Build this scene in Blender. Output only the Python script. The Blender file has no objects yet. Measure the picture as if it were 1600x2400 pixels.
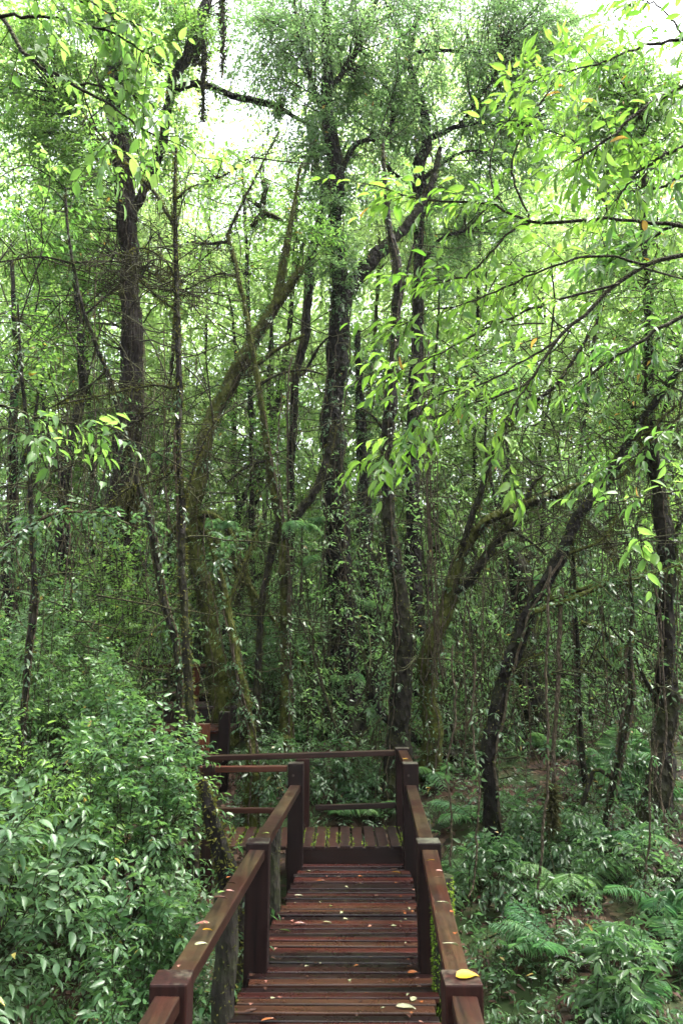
import bpy, bmesh, math
import numpy as np
from mathutils import Vector

rng = np.random.default_rng(11)
SC = bpy.context.scene
HAZE = True; SHADE_LEAVES = True
COL = SC.collection
PI = math.pi
R = math.radians

# ------------------------------------------------------------------ measuring
F, PITCH, CZ = 1800.0, R(10), 3.0          # lens in photo pixels, upward tilt, eye height above the gully floor
CP, SP = math.cos(PITCH), math.sin(PITCH)
K = 1600 / 1568.0

def P(px, py, Y):
    """point of the place seen at photo pixel (px, py) whose distance along the ground is Y"""
    a, b = (px - 800) / F, (1200 - py) / F
    d = Y / (CP - SP * b)
    return np.array([a * d, Y, CZ + d * (SP + CP * b)])

def PX(px, py, Y):
    return F / (Y / (CP - SP * (1200 - py) / F))    # photo pixels per metre there

def Q(x, y, Y):
    return P(x * K, y * K, Y)

def lerp_tab(v, xs, ys):
    return np.interp(v, xs, ys)

_gn = rng.uniform(-1, 1, (64, 64))
def vnoise(x, y, tab=_gn):
    x = np.asarray(x, float); y = np.asarray(y, float)
    xi = np.floor(x).astype(int); yi = np.floor(y).astype(int)
    fx = x - xi; fy = y - yi
    fx = fx * fx * (3 - 2 * fx); fy = fy * fy * (3 - 2 * fy)
    g = lambda i, j: tab[i % 64, j % 64]
    return (g(xi, yi) * (1 - fx) + g(xi + 1, yi) * fx) * (1 - fy) + (g(xi, yi + 1) * (1 - fx) + g(xi + 1, yi + 1) * fx) * fy

def G(x, y):
    """height of the forest floor"""
    x = np.asarray(x, float); y = np.asarray(y, float)
    z = lerp_tab(y, [-60, 0, 4, 6, 8, 9.5, 11, 14, 20, 30, 60, 120], [-3.2, -2.75, -2.45, -2.15, -1.8, -1.45, -1.08, -.6, .3, 2.2, 9, 22])
    z = z + .10 * vnoise(x * .7, y * .7) + .05 * vnoise(x * 2.1 + 9, y * 2.1) + .02 * vnoise(x * 6, y * 6 + 3)
    near = np.clip((9.2 - y) / 1.5, 0, 1)
    mid = np.exp(-((x + .15) / 1.1) ** 2)
    z = z - .45 * near * mid                       # the walkway crosses a shallow dip
    z = z - .5 * near * np.exp(-((x + 1.5) / 1.0) ** 2) * np.clip((6.5 - y) / 3, 0, 1)
    z = z + .05 * np.clip(x - 1, 0, 6) * np.clip((y - 3) / 4, 0, 1) * .8
    return CZ + z

# ------------------------------------------------------------------ geometry store
class Geo:
    def __init__(s):
        s.v, s.l, s.n, s.t, s.m, s.sm = [], [], [], [], [], []
        s.nv = 0
    def add(s, V, faces, tint=0.5, mat=0, smooth=True):
        """V (n,3); faces int array (k, c)"""
        V = np.asarray(V, float).reshape(-1, 3); faces = np.asarray(faces, int)
        if len(V) == 0: return
        s.v.append(V)
        s.t.append(np.broadcast_to(np.asarray(tint, float), (len(V),)))
        s.l.append((faces + s.nv).ravel()); s.n.append(np.full(len(faces), faces.shape[1]))
        s.m.append(np.full(len(faces), mat)); s.sm.append(np.full(len(faces), smooth))
        s.nv += len(V)
    def build(s, name, mats, parent=None, origin=None):
        V = np.concatenate(s.v); L = np.concatenate(s.l); N = np.concatenate(s.n)
        if origin is not None: V = V - np.asarray(origin)
        me = bpy.data.meshes.new(name)
        me.vertices.add(len(V)); me.vertices.foreach_set('co', V.astype(np.float32).ravel())
        me.loops.add(len(L)); me.loops.foreach_set('vertex_index', L.astype(np.int32))
        me.polygons.add(len(N))
        st = np.concatenate([[0], np.cumsum(N)[:-1]])
        me.polygons.foreach_set('loop_start', st.astype(np.int32))
        me.polygons.foreach_set('material_index', np.concatenate(s.m).astype(np.int32))
        me.polygons.foreach_set('use_smooth', np.concatenate(s.sm).astype(bool))
        a = me.attributes.new('tint', 'FLOAT', 'POINT'); a.data.foreach_set('value', np.concatenate(s.t).astype(np.float32))
        for m in (mats if isinstance(mats, (list, tuple)) else [mats]): me.materials.append(m)
        me.update(calc_edges=True); me.validate()
        o = bpy.data.objects.new(name, me); COL.objects.link(o)
        if parent is not None: o.parent = parent
        elif origin is not None: o.location = Vector(origin)
        return o

def tag(o, label=None, cat=None, group=None, kind=None):
    if label: o['label'] = label
    if cat: o['category'] = cat
    if group: o['group'] = group
    if kind: o['kind'] = kind
    return o

def thing(name, label, cat, loc, group=None):
    o = bpy.data.objects.new(name, None); COL.objects.link(o)
    o.empty_display_size = .2; o.location = Vector(loc)
    return tag(o, label, cat, group)

def unit(v):
    v = np.asarray(v, float)
    return v / np.maximum(np.linalg.norm(v, axis=-1, keepdims=True), 1e-9)

def smooth_path(pts, n):
    """Catmull-Rom through pts (k, c) -> (n, c)"""
    p = np.asarray(pts, float)
    if len(p) == 2:
        t = np.linspace(0, 1, n)[:, None]; return p[0] * (1 - t) + p[1] * t
    q = np.vstack([2 * p[0] - p[1], p, 2 * p[-1] - p[-2]])
    d = np.concatenate([[0], np.cumsum(np.linalg.norm(np.diff(p[:, :3], axis=0), axis=1) + 1e-6)])
    s = np.linspace(0, d[-1], n); i = np.clip(np.searchsorted(d, s, side='right') - 1, 0, len(p) - 2)
    t = ((s - d[i]) / (d[i + 1] - d[i]))[:, None]
    a, b, c, e = q[i], q[i + 1], q[i + 2], q[i + 3]
    return .5 * (2 * b + (c - a) * t + (2 * a - 5 * b + 4 * c - e) * t ** 2 + (3 * b - a - 3 * c + e) * t ** 3)

def tube(g, pts, rad, sides=10, rough=0.0, tint=.5, mat=0, cap=True, lump=0.0):
    pts = np.asarray(pts, float); n = len(pts); rad = np.broadcast_to(np.asarray(rad, float), (n,)).copy()
    T = unit(np.gradient(pts, axis=0))
    u = np.cross(T[0], [0.3, 1, 0.1]); u = u / np.linalg.norm(u)
    U = [u]
    for i in range(1, n):
        u = U[-1] - T[i] * np.dot(U[-1], T[i]); U.append(u / np.linalg.norm(u))
    U = np.array(U); W = np.cross(T, U)
    a = np.linspace(0, 2 * PI, sides, endpoint=False)
    seg = np.concatenate([[0], np.cumsum(np.linalg.norm(np.diff(pts, axis=0), axis=1))])
    rr = np.ones((n, sides))
    if rough or lump:
        o1, o2 = rng.uniform(0, 60, 2)
        ca, sa = np.cos(a), np.sin(a)
        s_ = seg[:, None]
        f = 1 / max(rad.mean(), .01)
        rr += lump * vnoise(o1 + ca[None] * 1.3 + s_ * .35 * f, o2 + sa[None] * 1.3 + s_ * .11 * f)
        rr += rough * vnoise(o1 + ca[None] * 3.1 + s_ * .9 * f, o2 + sa[None] * 3.1 - s_ * .6 * f)
        rr += .6 * rough * rng.uniform(-1, 1, (n, sides))
    V = pts[:, None] + (rad[:, None] * rr)[..., None] * (np.cos(a)[None, :, None] * U[:, None] + np.sin(a)[None, :, None] * W[:, None])
    i, j = np.meshgrid(np.arange(n - 1), np.arange(sides), indexing='ij'); j2 = (j + 1) % sides
    Fq = np.stack([i * sides + j, i * sides + j2, (i + 1) * sides + j2, (i + 1) * sides + j], -1).reshape(-1, 4)
    V = V.reshape(-1, 3)
    g.add(V, Fq, tint, mat)
    if cap and sides > 4:
        for k, c in ((0, pts[0]), (n - 1, pts[-1])):
            ring = V[k * sides:(k + 1) * sides]
            tri = [[x, (x + 1) % sides, sides] if k else [(x + 1) % sides, x, sides] for x in range(sides)]
            g.add(np.vstack([ring, c]), tri, tint, mat)

def tubes(g, PTS, RAD, sides=3, tint=.5, mat=0):
    """many thin twigs at once: PTS (S,n,3), RAD (S,n)"""
    PTS = np.asarray(PTS, float)
    if len(PTS) == 0: return
    S, n, _ = PTS.shape
    D = unit(PTS[:, -1] - PTS[:, 0]); ref = np.where(np.abs(D[:, 2:3]) > .8, [[1., 0, 0]], [[0., 0, 1]])
    U = unit(np.cross(D, ref)); W = np.cross(D, U)
    a = np.linspace(0, 2 * PI, sides, endpoint=False)
    off = np.cos(a)[None, :, None] * U[:, None] + np.sin(a)[None, :, None] * W[:, None]      # S,sides,3
    V = PTS[:, :, None] + RAD[:, :, None, None] * off[:, None]
    i, j = np.meshgrid(np.arange(n - 1), np.arange(sides), indexing='ij'); j2 = (j + 1) % sides
    f = np.stack([i * sides + j, i * sides + j2, (i + 1) * sides + j2, (i + 1) * sides + j], -1).reshape(-1, 4)
    Fq = (f[None] + (np.arange(S) * n * sides)[:, None, None]).reshape(-1, 4)
    tt = np.broadcast_to(np.asarray(tint, float).reshape(-1, 1), (S, n * sides)).ravel() if np.ndim(tint) else tint
    g.add(V.reshape(-1, 3), Fq, tt, mat)

# leaf templates: (along, side, up); faces
def _tpl(rows, fold, curl):
    mid = [(0, 0, 0)]; lf = []; rt = []
    for t, w in rows:
        mid.append((t, 0, -curl * t * t)); lf.append((t - .04, w, -curl * t * t + fold * w)); rt.append((t - .04, -w, -curl * t * t + fold * w))
    mid.append((1, 0, -curl)); n = len(rows)
    V = np.array(mid + lf + rt); M = lambda i: i; Lx = lambda i: n + 2 + i; Rx = lambda i: 2 * n + 2 + i
    q, t = [], []
    t += [(M(0), M(1), Lx(0)), (M(0), Rx(0), M(1))]
    for i in range(n - 1):
        q += [(M(i + 1), M(i + 2), Lx(i + 1), Lx(i)), (M(i + 1), Rx(i), Rx(i + 1), M(i + 2))]
    t += [(M(n), M(n + 1), Lx(n - 1)), (M(n), Rx(n - 1), M(n + 1))]
    return V, np.array(t), (np.array(q) if q else None)
TPL = {
    'lance': _tpl([(.18, .33), (.42, .5), (.68, .40), (.86, .17)], .35, .28),
    'ovate': _tpl([(.15, .36), (.38, .5), (.62, .42), (.84, .17)], .30, .20),
    'mid': _tpl([(.4, .5)], .35, .15),
    'mid2': _tpl([(.25, .44), (.6, .42)], .3, .2),
    'low': (np.array([(0, 0, 0), (.45, .5, .12), (1, 0, -.1), (.45, -.5, .12)], float), None, np.array([(0, 3, 2, 1)])),
}

def leaves(g, pos, axis, up, length, ratio, kind, tint, mat=0):
    """scatter leaf blades; all arrays (N,...)"""
    T, tri, quad = TPL[kind]
    pos = np.asarray(pos, float); N = len(pos)
    if N == 0: return
    A = unit(axis); S = unit(np.cross(up, A) + 1e-6); U = np.cross(A, S)
    L = np.broadcast_to(np.asarray(length, float), (N,))
    W = L * np.broadcast_to(np.asarray(ratio, float), (N,))
    V = pos[:, None] + A[:, None] * (T[None, :, 0, None] * L[:, None, None]) + S[:, None] * (T[None, :, 1, None] * W[:, None, None]) \
        + U[:, None] * (T[None, :, 2, None] * np.where(np.abs(T[None, :, 1]) > 0, W[:, None], L[:, None])[..., None])
    if kind == 'low':
        V = pos[:, None] + A[:, None] * (T[None, :, 0, None] * L[:, None, None]) + S[:, None] * (T[None, :, 1, None] * W[:, None, None]) + U[:, None] * (T[None, :, 2, None] * W[:, None, None])
    k = len(T); base = (np.arange(N) * k)[:, None, None]
    tt = np.repeat(np.broadcast_to(np.asarray(tint, float), (N,)), k)
    V = V.reshape(-1, 3)
    first = True
    for f in (tri, quad):
        if f is None: continue
        ff = (f[None] + base).reshape(-1, f.shape[1])
        if first:
            g.add(V, ff, tt, mat); first = False
        else:                                   # share the vertices just stored
            off = g.nv - len(V)
            g.l.append((ff + off).ravel()); g.n.append(np.full(len(ff), ff.shape[1]))
            g.m.append(np.full(len(ff), mat)); g.sm.append(np.full(len(ff), True))

def rnd_dir(n, up=0.0, down=0.0):
    d = rng.normal(size=(n, 3)); d = unit(d); d[:, 2] += up - down
    return unit(d)

def sprays(g, org, dirs, L, nleaf, lk, tint0=None, stems=True, leafmat=0, stemmat=1):
    """twigs with alternate leaves. org, dirs (S,3)"""
    S = len(org)
    if S == 0: return
    org = np.asarray(org, float); D = unit(dirs)
    L = np.broadcast_to(np.asarray(L, float), (S,)) * rng.uniform(.7, 1.25, S)
    droop = lk.get('droop', .3) * rng.uniform(.4, 1.5, S)
    t = (np.arange(nleaf) + .6) / nleaf
    curve = lambda tt: org[:, None] + D[:, None] * (L[:, None] * tt[None])[..., None] - np.array([0, 0, 1.]) * (droop * L)[:, None, None] * (tt ** 2)[None, :, None]
    p = curve(t)                                                # S,n,3
    tan = unit(D[:, None] * np.ones((1, nleaf, 1)) - np.array([0, 0, 1.]) * (2 * droop)[:, None, None] * t[None, :, None])
    ref = np.array([0, 0, 1.])
    side = unit(np.cross(tan, ref) + rng.normal(0, .08, tan.shape))
    sg = np.where(np.arange(nleaf) % 2 == 0, 1., -1.)[None, :, None]
    open_ = lk.get('open', 1.0) * (1 - .75 * t)[None, :, None]
    ax = tan * .55 + side * sg * open_ + rng.normal(0, lk.get('jit', .22), tan.shape)
    ax[..., 2] -= lk.get('hang', .25) * rng.uniform(.3, 1.4, ax.shape[:2])
    up = np.cross(side, tan); up = up * np.sign(up[..., 2:3] + 1e-6) + rng.normal(0, .3, up.shape)
    ll = lk['len'] * rng.uniform(.45, 1.25, (S, nleaf)) * (1 - .25 * np.abs(2 * t - 1))[None]
    base = rng.uniform(0, 1, S) if tint0 is None else np.broadcast_to(tint0, (S,))
    tint = np.clip(base[:, None] + rng.normal(0, .13, (S, nleaf)), 0, 1) * .9
    tint[rng.uniform(size=tint.shape) < .006] = 1
    leaves(g, p.reshape(-1, 3), ax.reshape(-1, 3), up.reshape(-1, 3), ll.ravel(), lk['ratio'] * rng.uniform(.8, 1.2, S * nleaf), lk['tpl'], tint.ravel(), leafmat)
    if stems:
        ts = np.linspace(0, 1, 4); q = curve(ts)
        r = lk.get('twig', .003) * (1 - .7 * ts)[None] * np.ones((S, 1))
        tubes(g, q, r, 3, .5, stemmat)

# ------------------------------------------------------------------ materials
def new_mat(name):
    m = bpy.data.materials.new(name); m.use_nodes = True
    nt = m.node_tree; nt.nodes.clear()
    return m, nt, nt.nodes, nt.links

def ramp(nodes, stops, interp='LINEAR'):
    r = nodes.new('ShaderNodeValToRGB'); r.color_ramp.interpolation = interp
    e = r.color_ramp.elements
    while len(e) < len(stops): e.new(.5)
    for k, (p, c) in enumerate(stops):
        e[k].position = p; e[k].color = (*c, 1)
    return r

def leaf_mat(name, cols, trans, mix=.4, rough=.38, spec=.5, old=None):
    m, nt, N, Lk = new_mat(name)
    at = N.new('ShaderNodeAttribute'); at.attribute_name = 'tint'
    q = .9 if old else 1.
    cs = [(q * i / (len(cols) - 1), x) for i, x in enumerate(cols)]; ts = [(q * i / (len(trans) - 1), x) for i, x in enumerate(trans)]
    if old: cs += [(.94, cols[-1]), (.98, old)]; ts += [(.94, trans[-1]), (.98, tuple(1.3 * v for v in old))]
    c = ramp(N, cs); t = ramp(N, ts)
    Lk.new(at.outputs['Fac'], c.inputs[0]); Lk.new(at.outputs['Fac'], t.inputs[0])
    p = N.new('ShaderNodeBsdfPrincipled'); p.inputs['Roughness'].default_value = rough + .06
    p.inputs['Specular IOR Level'].default_value = spec * .75
    geo = N.new('ShaderNodeNewGeometry'); nz = N.new('ShaderNodeTexNoise'); nz.inputs['Scale'].default_value = 34; nz.inputs['Detail'].default_value = 3; Lk.new(geo.outputs['Position'], nz.inputs['Vector'])
    nr = ramp(N, [(.32, (.62, .66, .6)), (.66, (1.22, 1.16, 1.2))]); Lk.new(nz.outputs[0], nr.inputs[0])
    mm = N.new('ShaderNodeMix'); mm.data_type = 'RGBA'; mm.blend_type = 'MULTIPLY'; mm.inputs[0].default_value = 1; Lk.new(c.outputs[0], mm.inputs[6]); Lk.new(nr.outputs[0], mm.inputs[7])
    Lk.new(mm.outputs[2], p.inputs['Base Color'])
    tr = N.new('ShaderNodeBsdfTranslucent'); Lk.new(t.outputs[0], tr.inputs[0])
    mx = N.new('ShaderNodeMixShader'); mx.inputs[0].default_value = mix
    Lk.new(p.outputs[0], mx.inputs[1]); Lk.new(tr.outputs[0], mx.inputs[2])
    o = N.new('ShaderNodeOutputMaterial'); Lk.new(mx.outputs[0], o.inputs[0])
    return m

def bark_mat(name, dark, light, moss, moss_amt=.5, scale=8., stretch=.5, rough=.75, bump=.06):
    m, nt, N, Lk = new_mat(name)
    geo = N.new('ShaderNodeNewGeometry'); mp = N.new('ShaderNodeMapping'); mp.inputs['Scale'].default_value = (1, 1, stretch)
    Lk.new(geo.outputs['Position'], mp.inputs[0])
    n1 = N.new('ShaderNodeTexNoise'); n1.inputs['Scale'].default_value = scale; n1.inputs['Detail'].default_value = 7; n1.inputs['Roughness'].default_value = .7
    Lk.new(mp.outputs[0], n1.inputs['Vector'])
    vo = N.new('ShaderNodeTexVoronoi'); vo.inputs['Scale'].default_value = scale * 2.2
    Lk.new(mp.outputs[0], vo.inputs['Vector'])
    c = ramp(N, [(.3, dark), (.5, tuple(.5 * (a + b) for a, b in zip(dark, light))), (.75, light)])
    Lk.new(n1.outputs[0], c.inputs[0])
    n2 = N.new('ShaderNodeTexNoise'); n2.inputs['Scale'].default_value = 3.6; n2.inputs['Detail'].default_value = 9; n2.inputs['Roughness'].default_value = .8
    Lk.new(geo.outputs['Position'], n2.inputs['Vector'])
    sx = N.new('ShaderNodeSeparateXYZ'); Lk.new(geo.outputs['Normal'], sx.inputs[0])
    ma = N.new('ShaderNodeMath'); ma.operation = 'MULTIPLY_ADD'; ma.inputs[1].default_value = .28; Lk.new(sx.outputs['Z'], ma.inputs[0]); Lk.new(n2.outputs[0], ma.inputs[2])
    mr = N.new('ShaderNodeMapRange'); mr.inputs['From Min'].default_value = .68 - .42 * moss_amt; mr.inputs['From Max'].default_value = .86 - .42 * moss_amt
    Lk.new(ma.outputs[0], mr.inputs[0])
    n3 = N.new('ShaderNodeTexNoise'); n3.inputs['Scale'].default_value = 25; n3.inputs['Detail'].default_value = 4
    Lk.new(geo.outputs['Position'], n3.inputs['Vector'])
    mc = ramp(N, [(.3, tuple(.45 * x for x in moss)), (.7, moss)]); Lk.new(n3.outputs[0], mc.inputs[0])
    mx = N.new('ShaderNodeMix'); mx.data_type = 'RGBA'; Lk.new(mr.outputs[0], mx.inputs[0]); Lk.new(c.outputs[0], mx.inputs[6]); Lk.new(mc.outputs[0], mx.inputs[7])
    p = N.new('ShaderNodeBsdfPrincipled'); p.inputs['Roughness'].default_value = rough; p.inputs['Specular IOR Level'].default_value = .15
    Lk.new(mx.outputs[2], p.inputs['Base Color'])
    ad = N.new('ShaderNodeMath'); ad.operation = 'ADD'; Lk.new(n1.outputs[0], ad.inputs[0]); Lk.new(vo.outputs[0], ad.inputs[1])
    b = N.new('ShaderNodeBump'); b.inputs['Strength'].default_value = 1; b.inputs['Distance'].default_value = bump
    Lk.new(ad.outputs[0], b.inputs['Height']); Lk.new(b.outputs[0], p.inputs['Normal'])
    o = N.new('ShaderNodeOutputMaterial'); Lk.new(p.outputs[0], o.inputs[0])
    return m

def wood_mat(name, axis, cols, moss=.3, mosscol=(.045, .05, .018), rough=.42, spec=.4, top=None):
    """wet timber; grain runs along axis 0=x 1=y 2=z"""
    m, nt, N, Lk = new_mat(name)
    geo = N.new('ShaderNodeNewGeometry'); mp = N.new('ShaderNodeMapping')
    s = [38., 38., 38.]; s[axis] = 1.6; mp.inputs['Scale'].default_value = s
    Lk.new(geo.outputs['Position'], mp.inputs[0])
    n1 = N.new('ShaderNodeTexNoise'); n1.inputs['Scale'].default_value = 1.; n1.inputs['Detail'].default_value = 6; n1.inputs['Roughness'].default_value = .65
    Lk.new(mp.outputs[0], n1.inputs['Vector'])
    at = N.new('ShaderNodeAttribute'); at.attribute_name = 'tint'
    c = ramp(N, [(i / (len(cols) - 1), x) for i, x in enumerate(cols)]); Lk.new(at.outputs['Fac'], c.inputs[0])
    g = ramp(N, [(.34, (.28, .26, .26)), (.5, (.85, .85, .85)), (.68, (1.35, 1.3, 1.3))]); Lk.new(n1.outputs[0], g.inputs[0])
    mu = N.new('ShaderNodeMix'); mu.data_type = 'RGBA'; mu.blend_type = 'MULTIPLY'; mu.inputs[0].default_value = 1
    Lk.new(c.outputs[0], mu.inputs[6]); Lk.new(g.outputs[0], mu.inputs[7])
    n2 = N.new('ShaderNodeTexNoise'); n2.inputs['Scale'].default_value = 5; n2.inputs['Detail'].default_value = 7; n2.inputs['Roughness'].default_value = .7
    Lk.new(geo.outputs['Position'], n2.inputs['Vector'])
    mr = N.new('ShaderNodeMapRange'); mr.inputs['From Min'].default_value = .72 - .4 * moss; mr.inputs['From Max'].default_value = .92 - .4 * moss; mr.inputs['To Max'].default_value = .85
    Lk.new(n2.outputs[0], mr.inputs[0])
    mx = N.new('ShaderNodeMix'); mx.data_type = 'RGBA'; Lk.new(mr.outputs[0], mx.inputs[0]); Lk.new(mu.outputs[2], mx.inputs[6]); mx.inputs[7].default_value = (*mosscol, 1)
    col = mx
    if top:                                     # algae-weathered upper faces
        sx = N.new('ShaderNodeSeparateXYZ'); Lk.new(geo.outputs['Normal'], sx.inputs[0])
        n4 = N.new('ShaderNodeTexNoise'); n4.inputs['Scale'].default_value = 3.2; n4.inputs['Detail'].default_value = 7; n4.inputs['Roughness'].default_value = .7; Lk.new(geo.outputs['Position'], n4.inputs['Vector'])
        m4 = N.new('ShaderNodeMapRange'); m4.inputs['From Min'].default_value = .42; m4.inputs['From Max'].default_value = .62; m4.inputs['To Max'].default_value = .8; Lk.new(n4.outputs[0], m4.inputs[0])
        m5 = N.new('ShaderNodeMapRange'); m5.inputs['From Min'].default_value = .6; m5.inputs['From Max'].default_value = .95; Lk.new(sx.outputs['Z'], m5.inputs[0])
        m6 = N.new('ShaderNodeMath'); m6.operation = 'MULTIPLY'; Lk.new(m4.outputs[0], m6.inputs[0]); Lk.new(m5.outputs[0], m6.inputs[1])
        tg = N.new('ShaderNodeMix'); tg.data_type = 'RGBA'; tg.blend_type = 'MULTIPLY'; tg.inputs[0].default_value = 1; tg.inputs[6].default_value = (*top, 1); Lk.new(g.outputs[0], tg.inputs[7])
        col = N.new('ShaderNodeMix'); col.data_type = 'RGBA'; Lk.new(m6.outputs[0], col.inputs[0]); Lk.new(mx.outputs[2], col.inputs[6]); Lk.new(tg.outputs[2], col.inputs[7])
    p = N.new('ShaderNodeBsdfPrincipled'); p.inputs['Specular IOR Level'].default_value = spec; Lk.new(col.outputs[2], p.inputs['Base Color'])
    rr = N.new('ShaderNodeMapRange'); rr.inputs['To Min'].default_value = rough - .15; rr.inputs['To Max'].default_value = rough + .25; Lk.new(n2.outputs[0], rr.inputs[0])
    Lk.new(rr.outputs[0], p.inputs['Roughness'])
    b = N.new('ShaderNodeBump'); b.inputs['Strength'].default_value = .35; b.inputs['Distance'].default_value = .004
    Lk.new(n1.outputs[0], b.inputs['Height']); Lk.new(b.outputs[0], p.inputs['Normal'])
    o = N.new('ShaderNodeOutputMaterial'); Lk.new(p.outputs[0], o.inputs[0])
    return m

def ground_mat():
    m, nt, N, Lk = new_mat('leaf_litter_soil')
    geo = N.new('ShaderNodeNewGeometry')
    v = N.new('ShaderNodeTexVoronoi'); v.inputs['Scale'].default_value = 14; Lk.new(geo.outputs['Position'], v.inputs['Vector'])
    hs = N.new('ShaderNodeSeparateColor'); Lk.new(v.outputs['Color'], hs.inputs[0])
    c = ramp(N, [(0, (.006, .005, .003)), (.5, (.018, .010, .006)), (.75, (.035, .017, .010)), (1, (.07, .045, .03))]); Lk.new(hs.outputs[0], c.inputs[0])
    n = N.new('ShaderNodeTexNoise'); n.inputs['Scale'].default_value = 1.3; n.inputs['Detail'].default_value = 8; Lk.new(geo.outputs['Position'], n.inputs['Vector'])
    mr = N.new('ShaderNodeMapRange'); mr.inputs['From Min'].default_value = .48; mr.inputs['From Max'].default_value = .62; Lk.new(n.outputs[0], mr.inputs[0])
    mx = N.new('ShaderNodeMix'); mx.data_type = 'RGBA'; Lk.new(mr.outputs[0], mx.inputs[0]); Lk.new(c.outputs[0], mx.inputs[6]); mx.inputs[7].default_value = (.02, .035, .01, 1)
    p = N.new('ShaderNodeBsdfPrincipled'); p.inputs['Roughness'].default_value = .7; p.inputs['Specular IOR Level'].default_value = .12; Lk.new(mx.outputs[2], p.inputs['Base Color'])
    b = N.new('ShaderNodeBump'); b.inputs['Strength'].default_value = 1; b.inputs['Distance'].default_value = .05; Lk.new(hs.outputs[0], b.inputs['Height']); Lk.new(b.outputs[0], p.inputs['Normal'])
    o = N.new('ShaderNodeOutputMaterial'); Lk.new(p.outputs[0], o.inputs[0])
    return m

def plain_mat(name, col, rough=.6, noise=0.25):
    m, nt, N, Lk = new_mat(name)
    geo = N.new('ShaderNodeNewGeometry')
    n = N.new('ShaderNodeTexNoise'); n.inputs['Scale'].default_value = 60; n.inputs['Detail'].default_value = 5; Lk.new(geo.outputs['Position'], n.inputs['Vector'])
    c = ramp(N, [(.3, tuple(x * (1 - noise * 2) for x in col)), (.7, tuple(x * (1 + noise) for x in col))]); Lk.new(n.outputs[0], c.inputs[0])
    p = N.new('ShaderNodeBsdfPrincipled'); p.inputs['Roughness'].default_value = rough; Lk.new(c.outputs[0], p.inputs['Base Color'])
    o = N.new('ShaderNodeOutputMaterial'); Lk.new(p.outputs[0], o.inputs[0])
    return m

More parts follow.
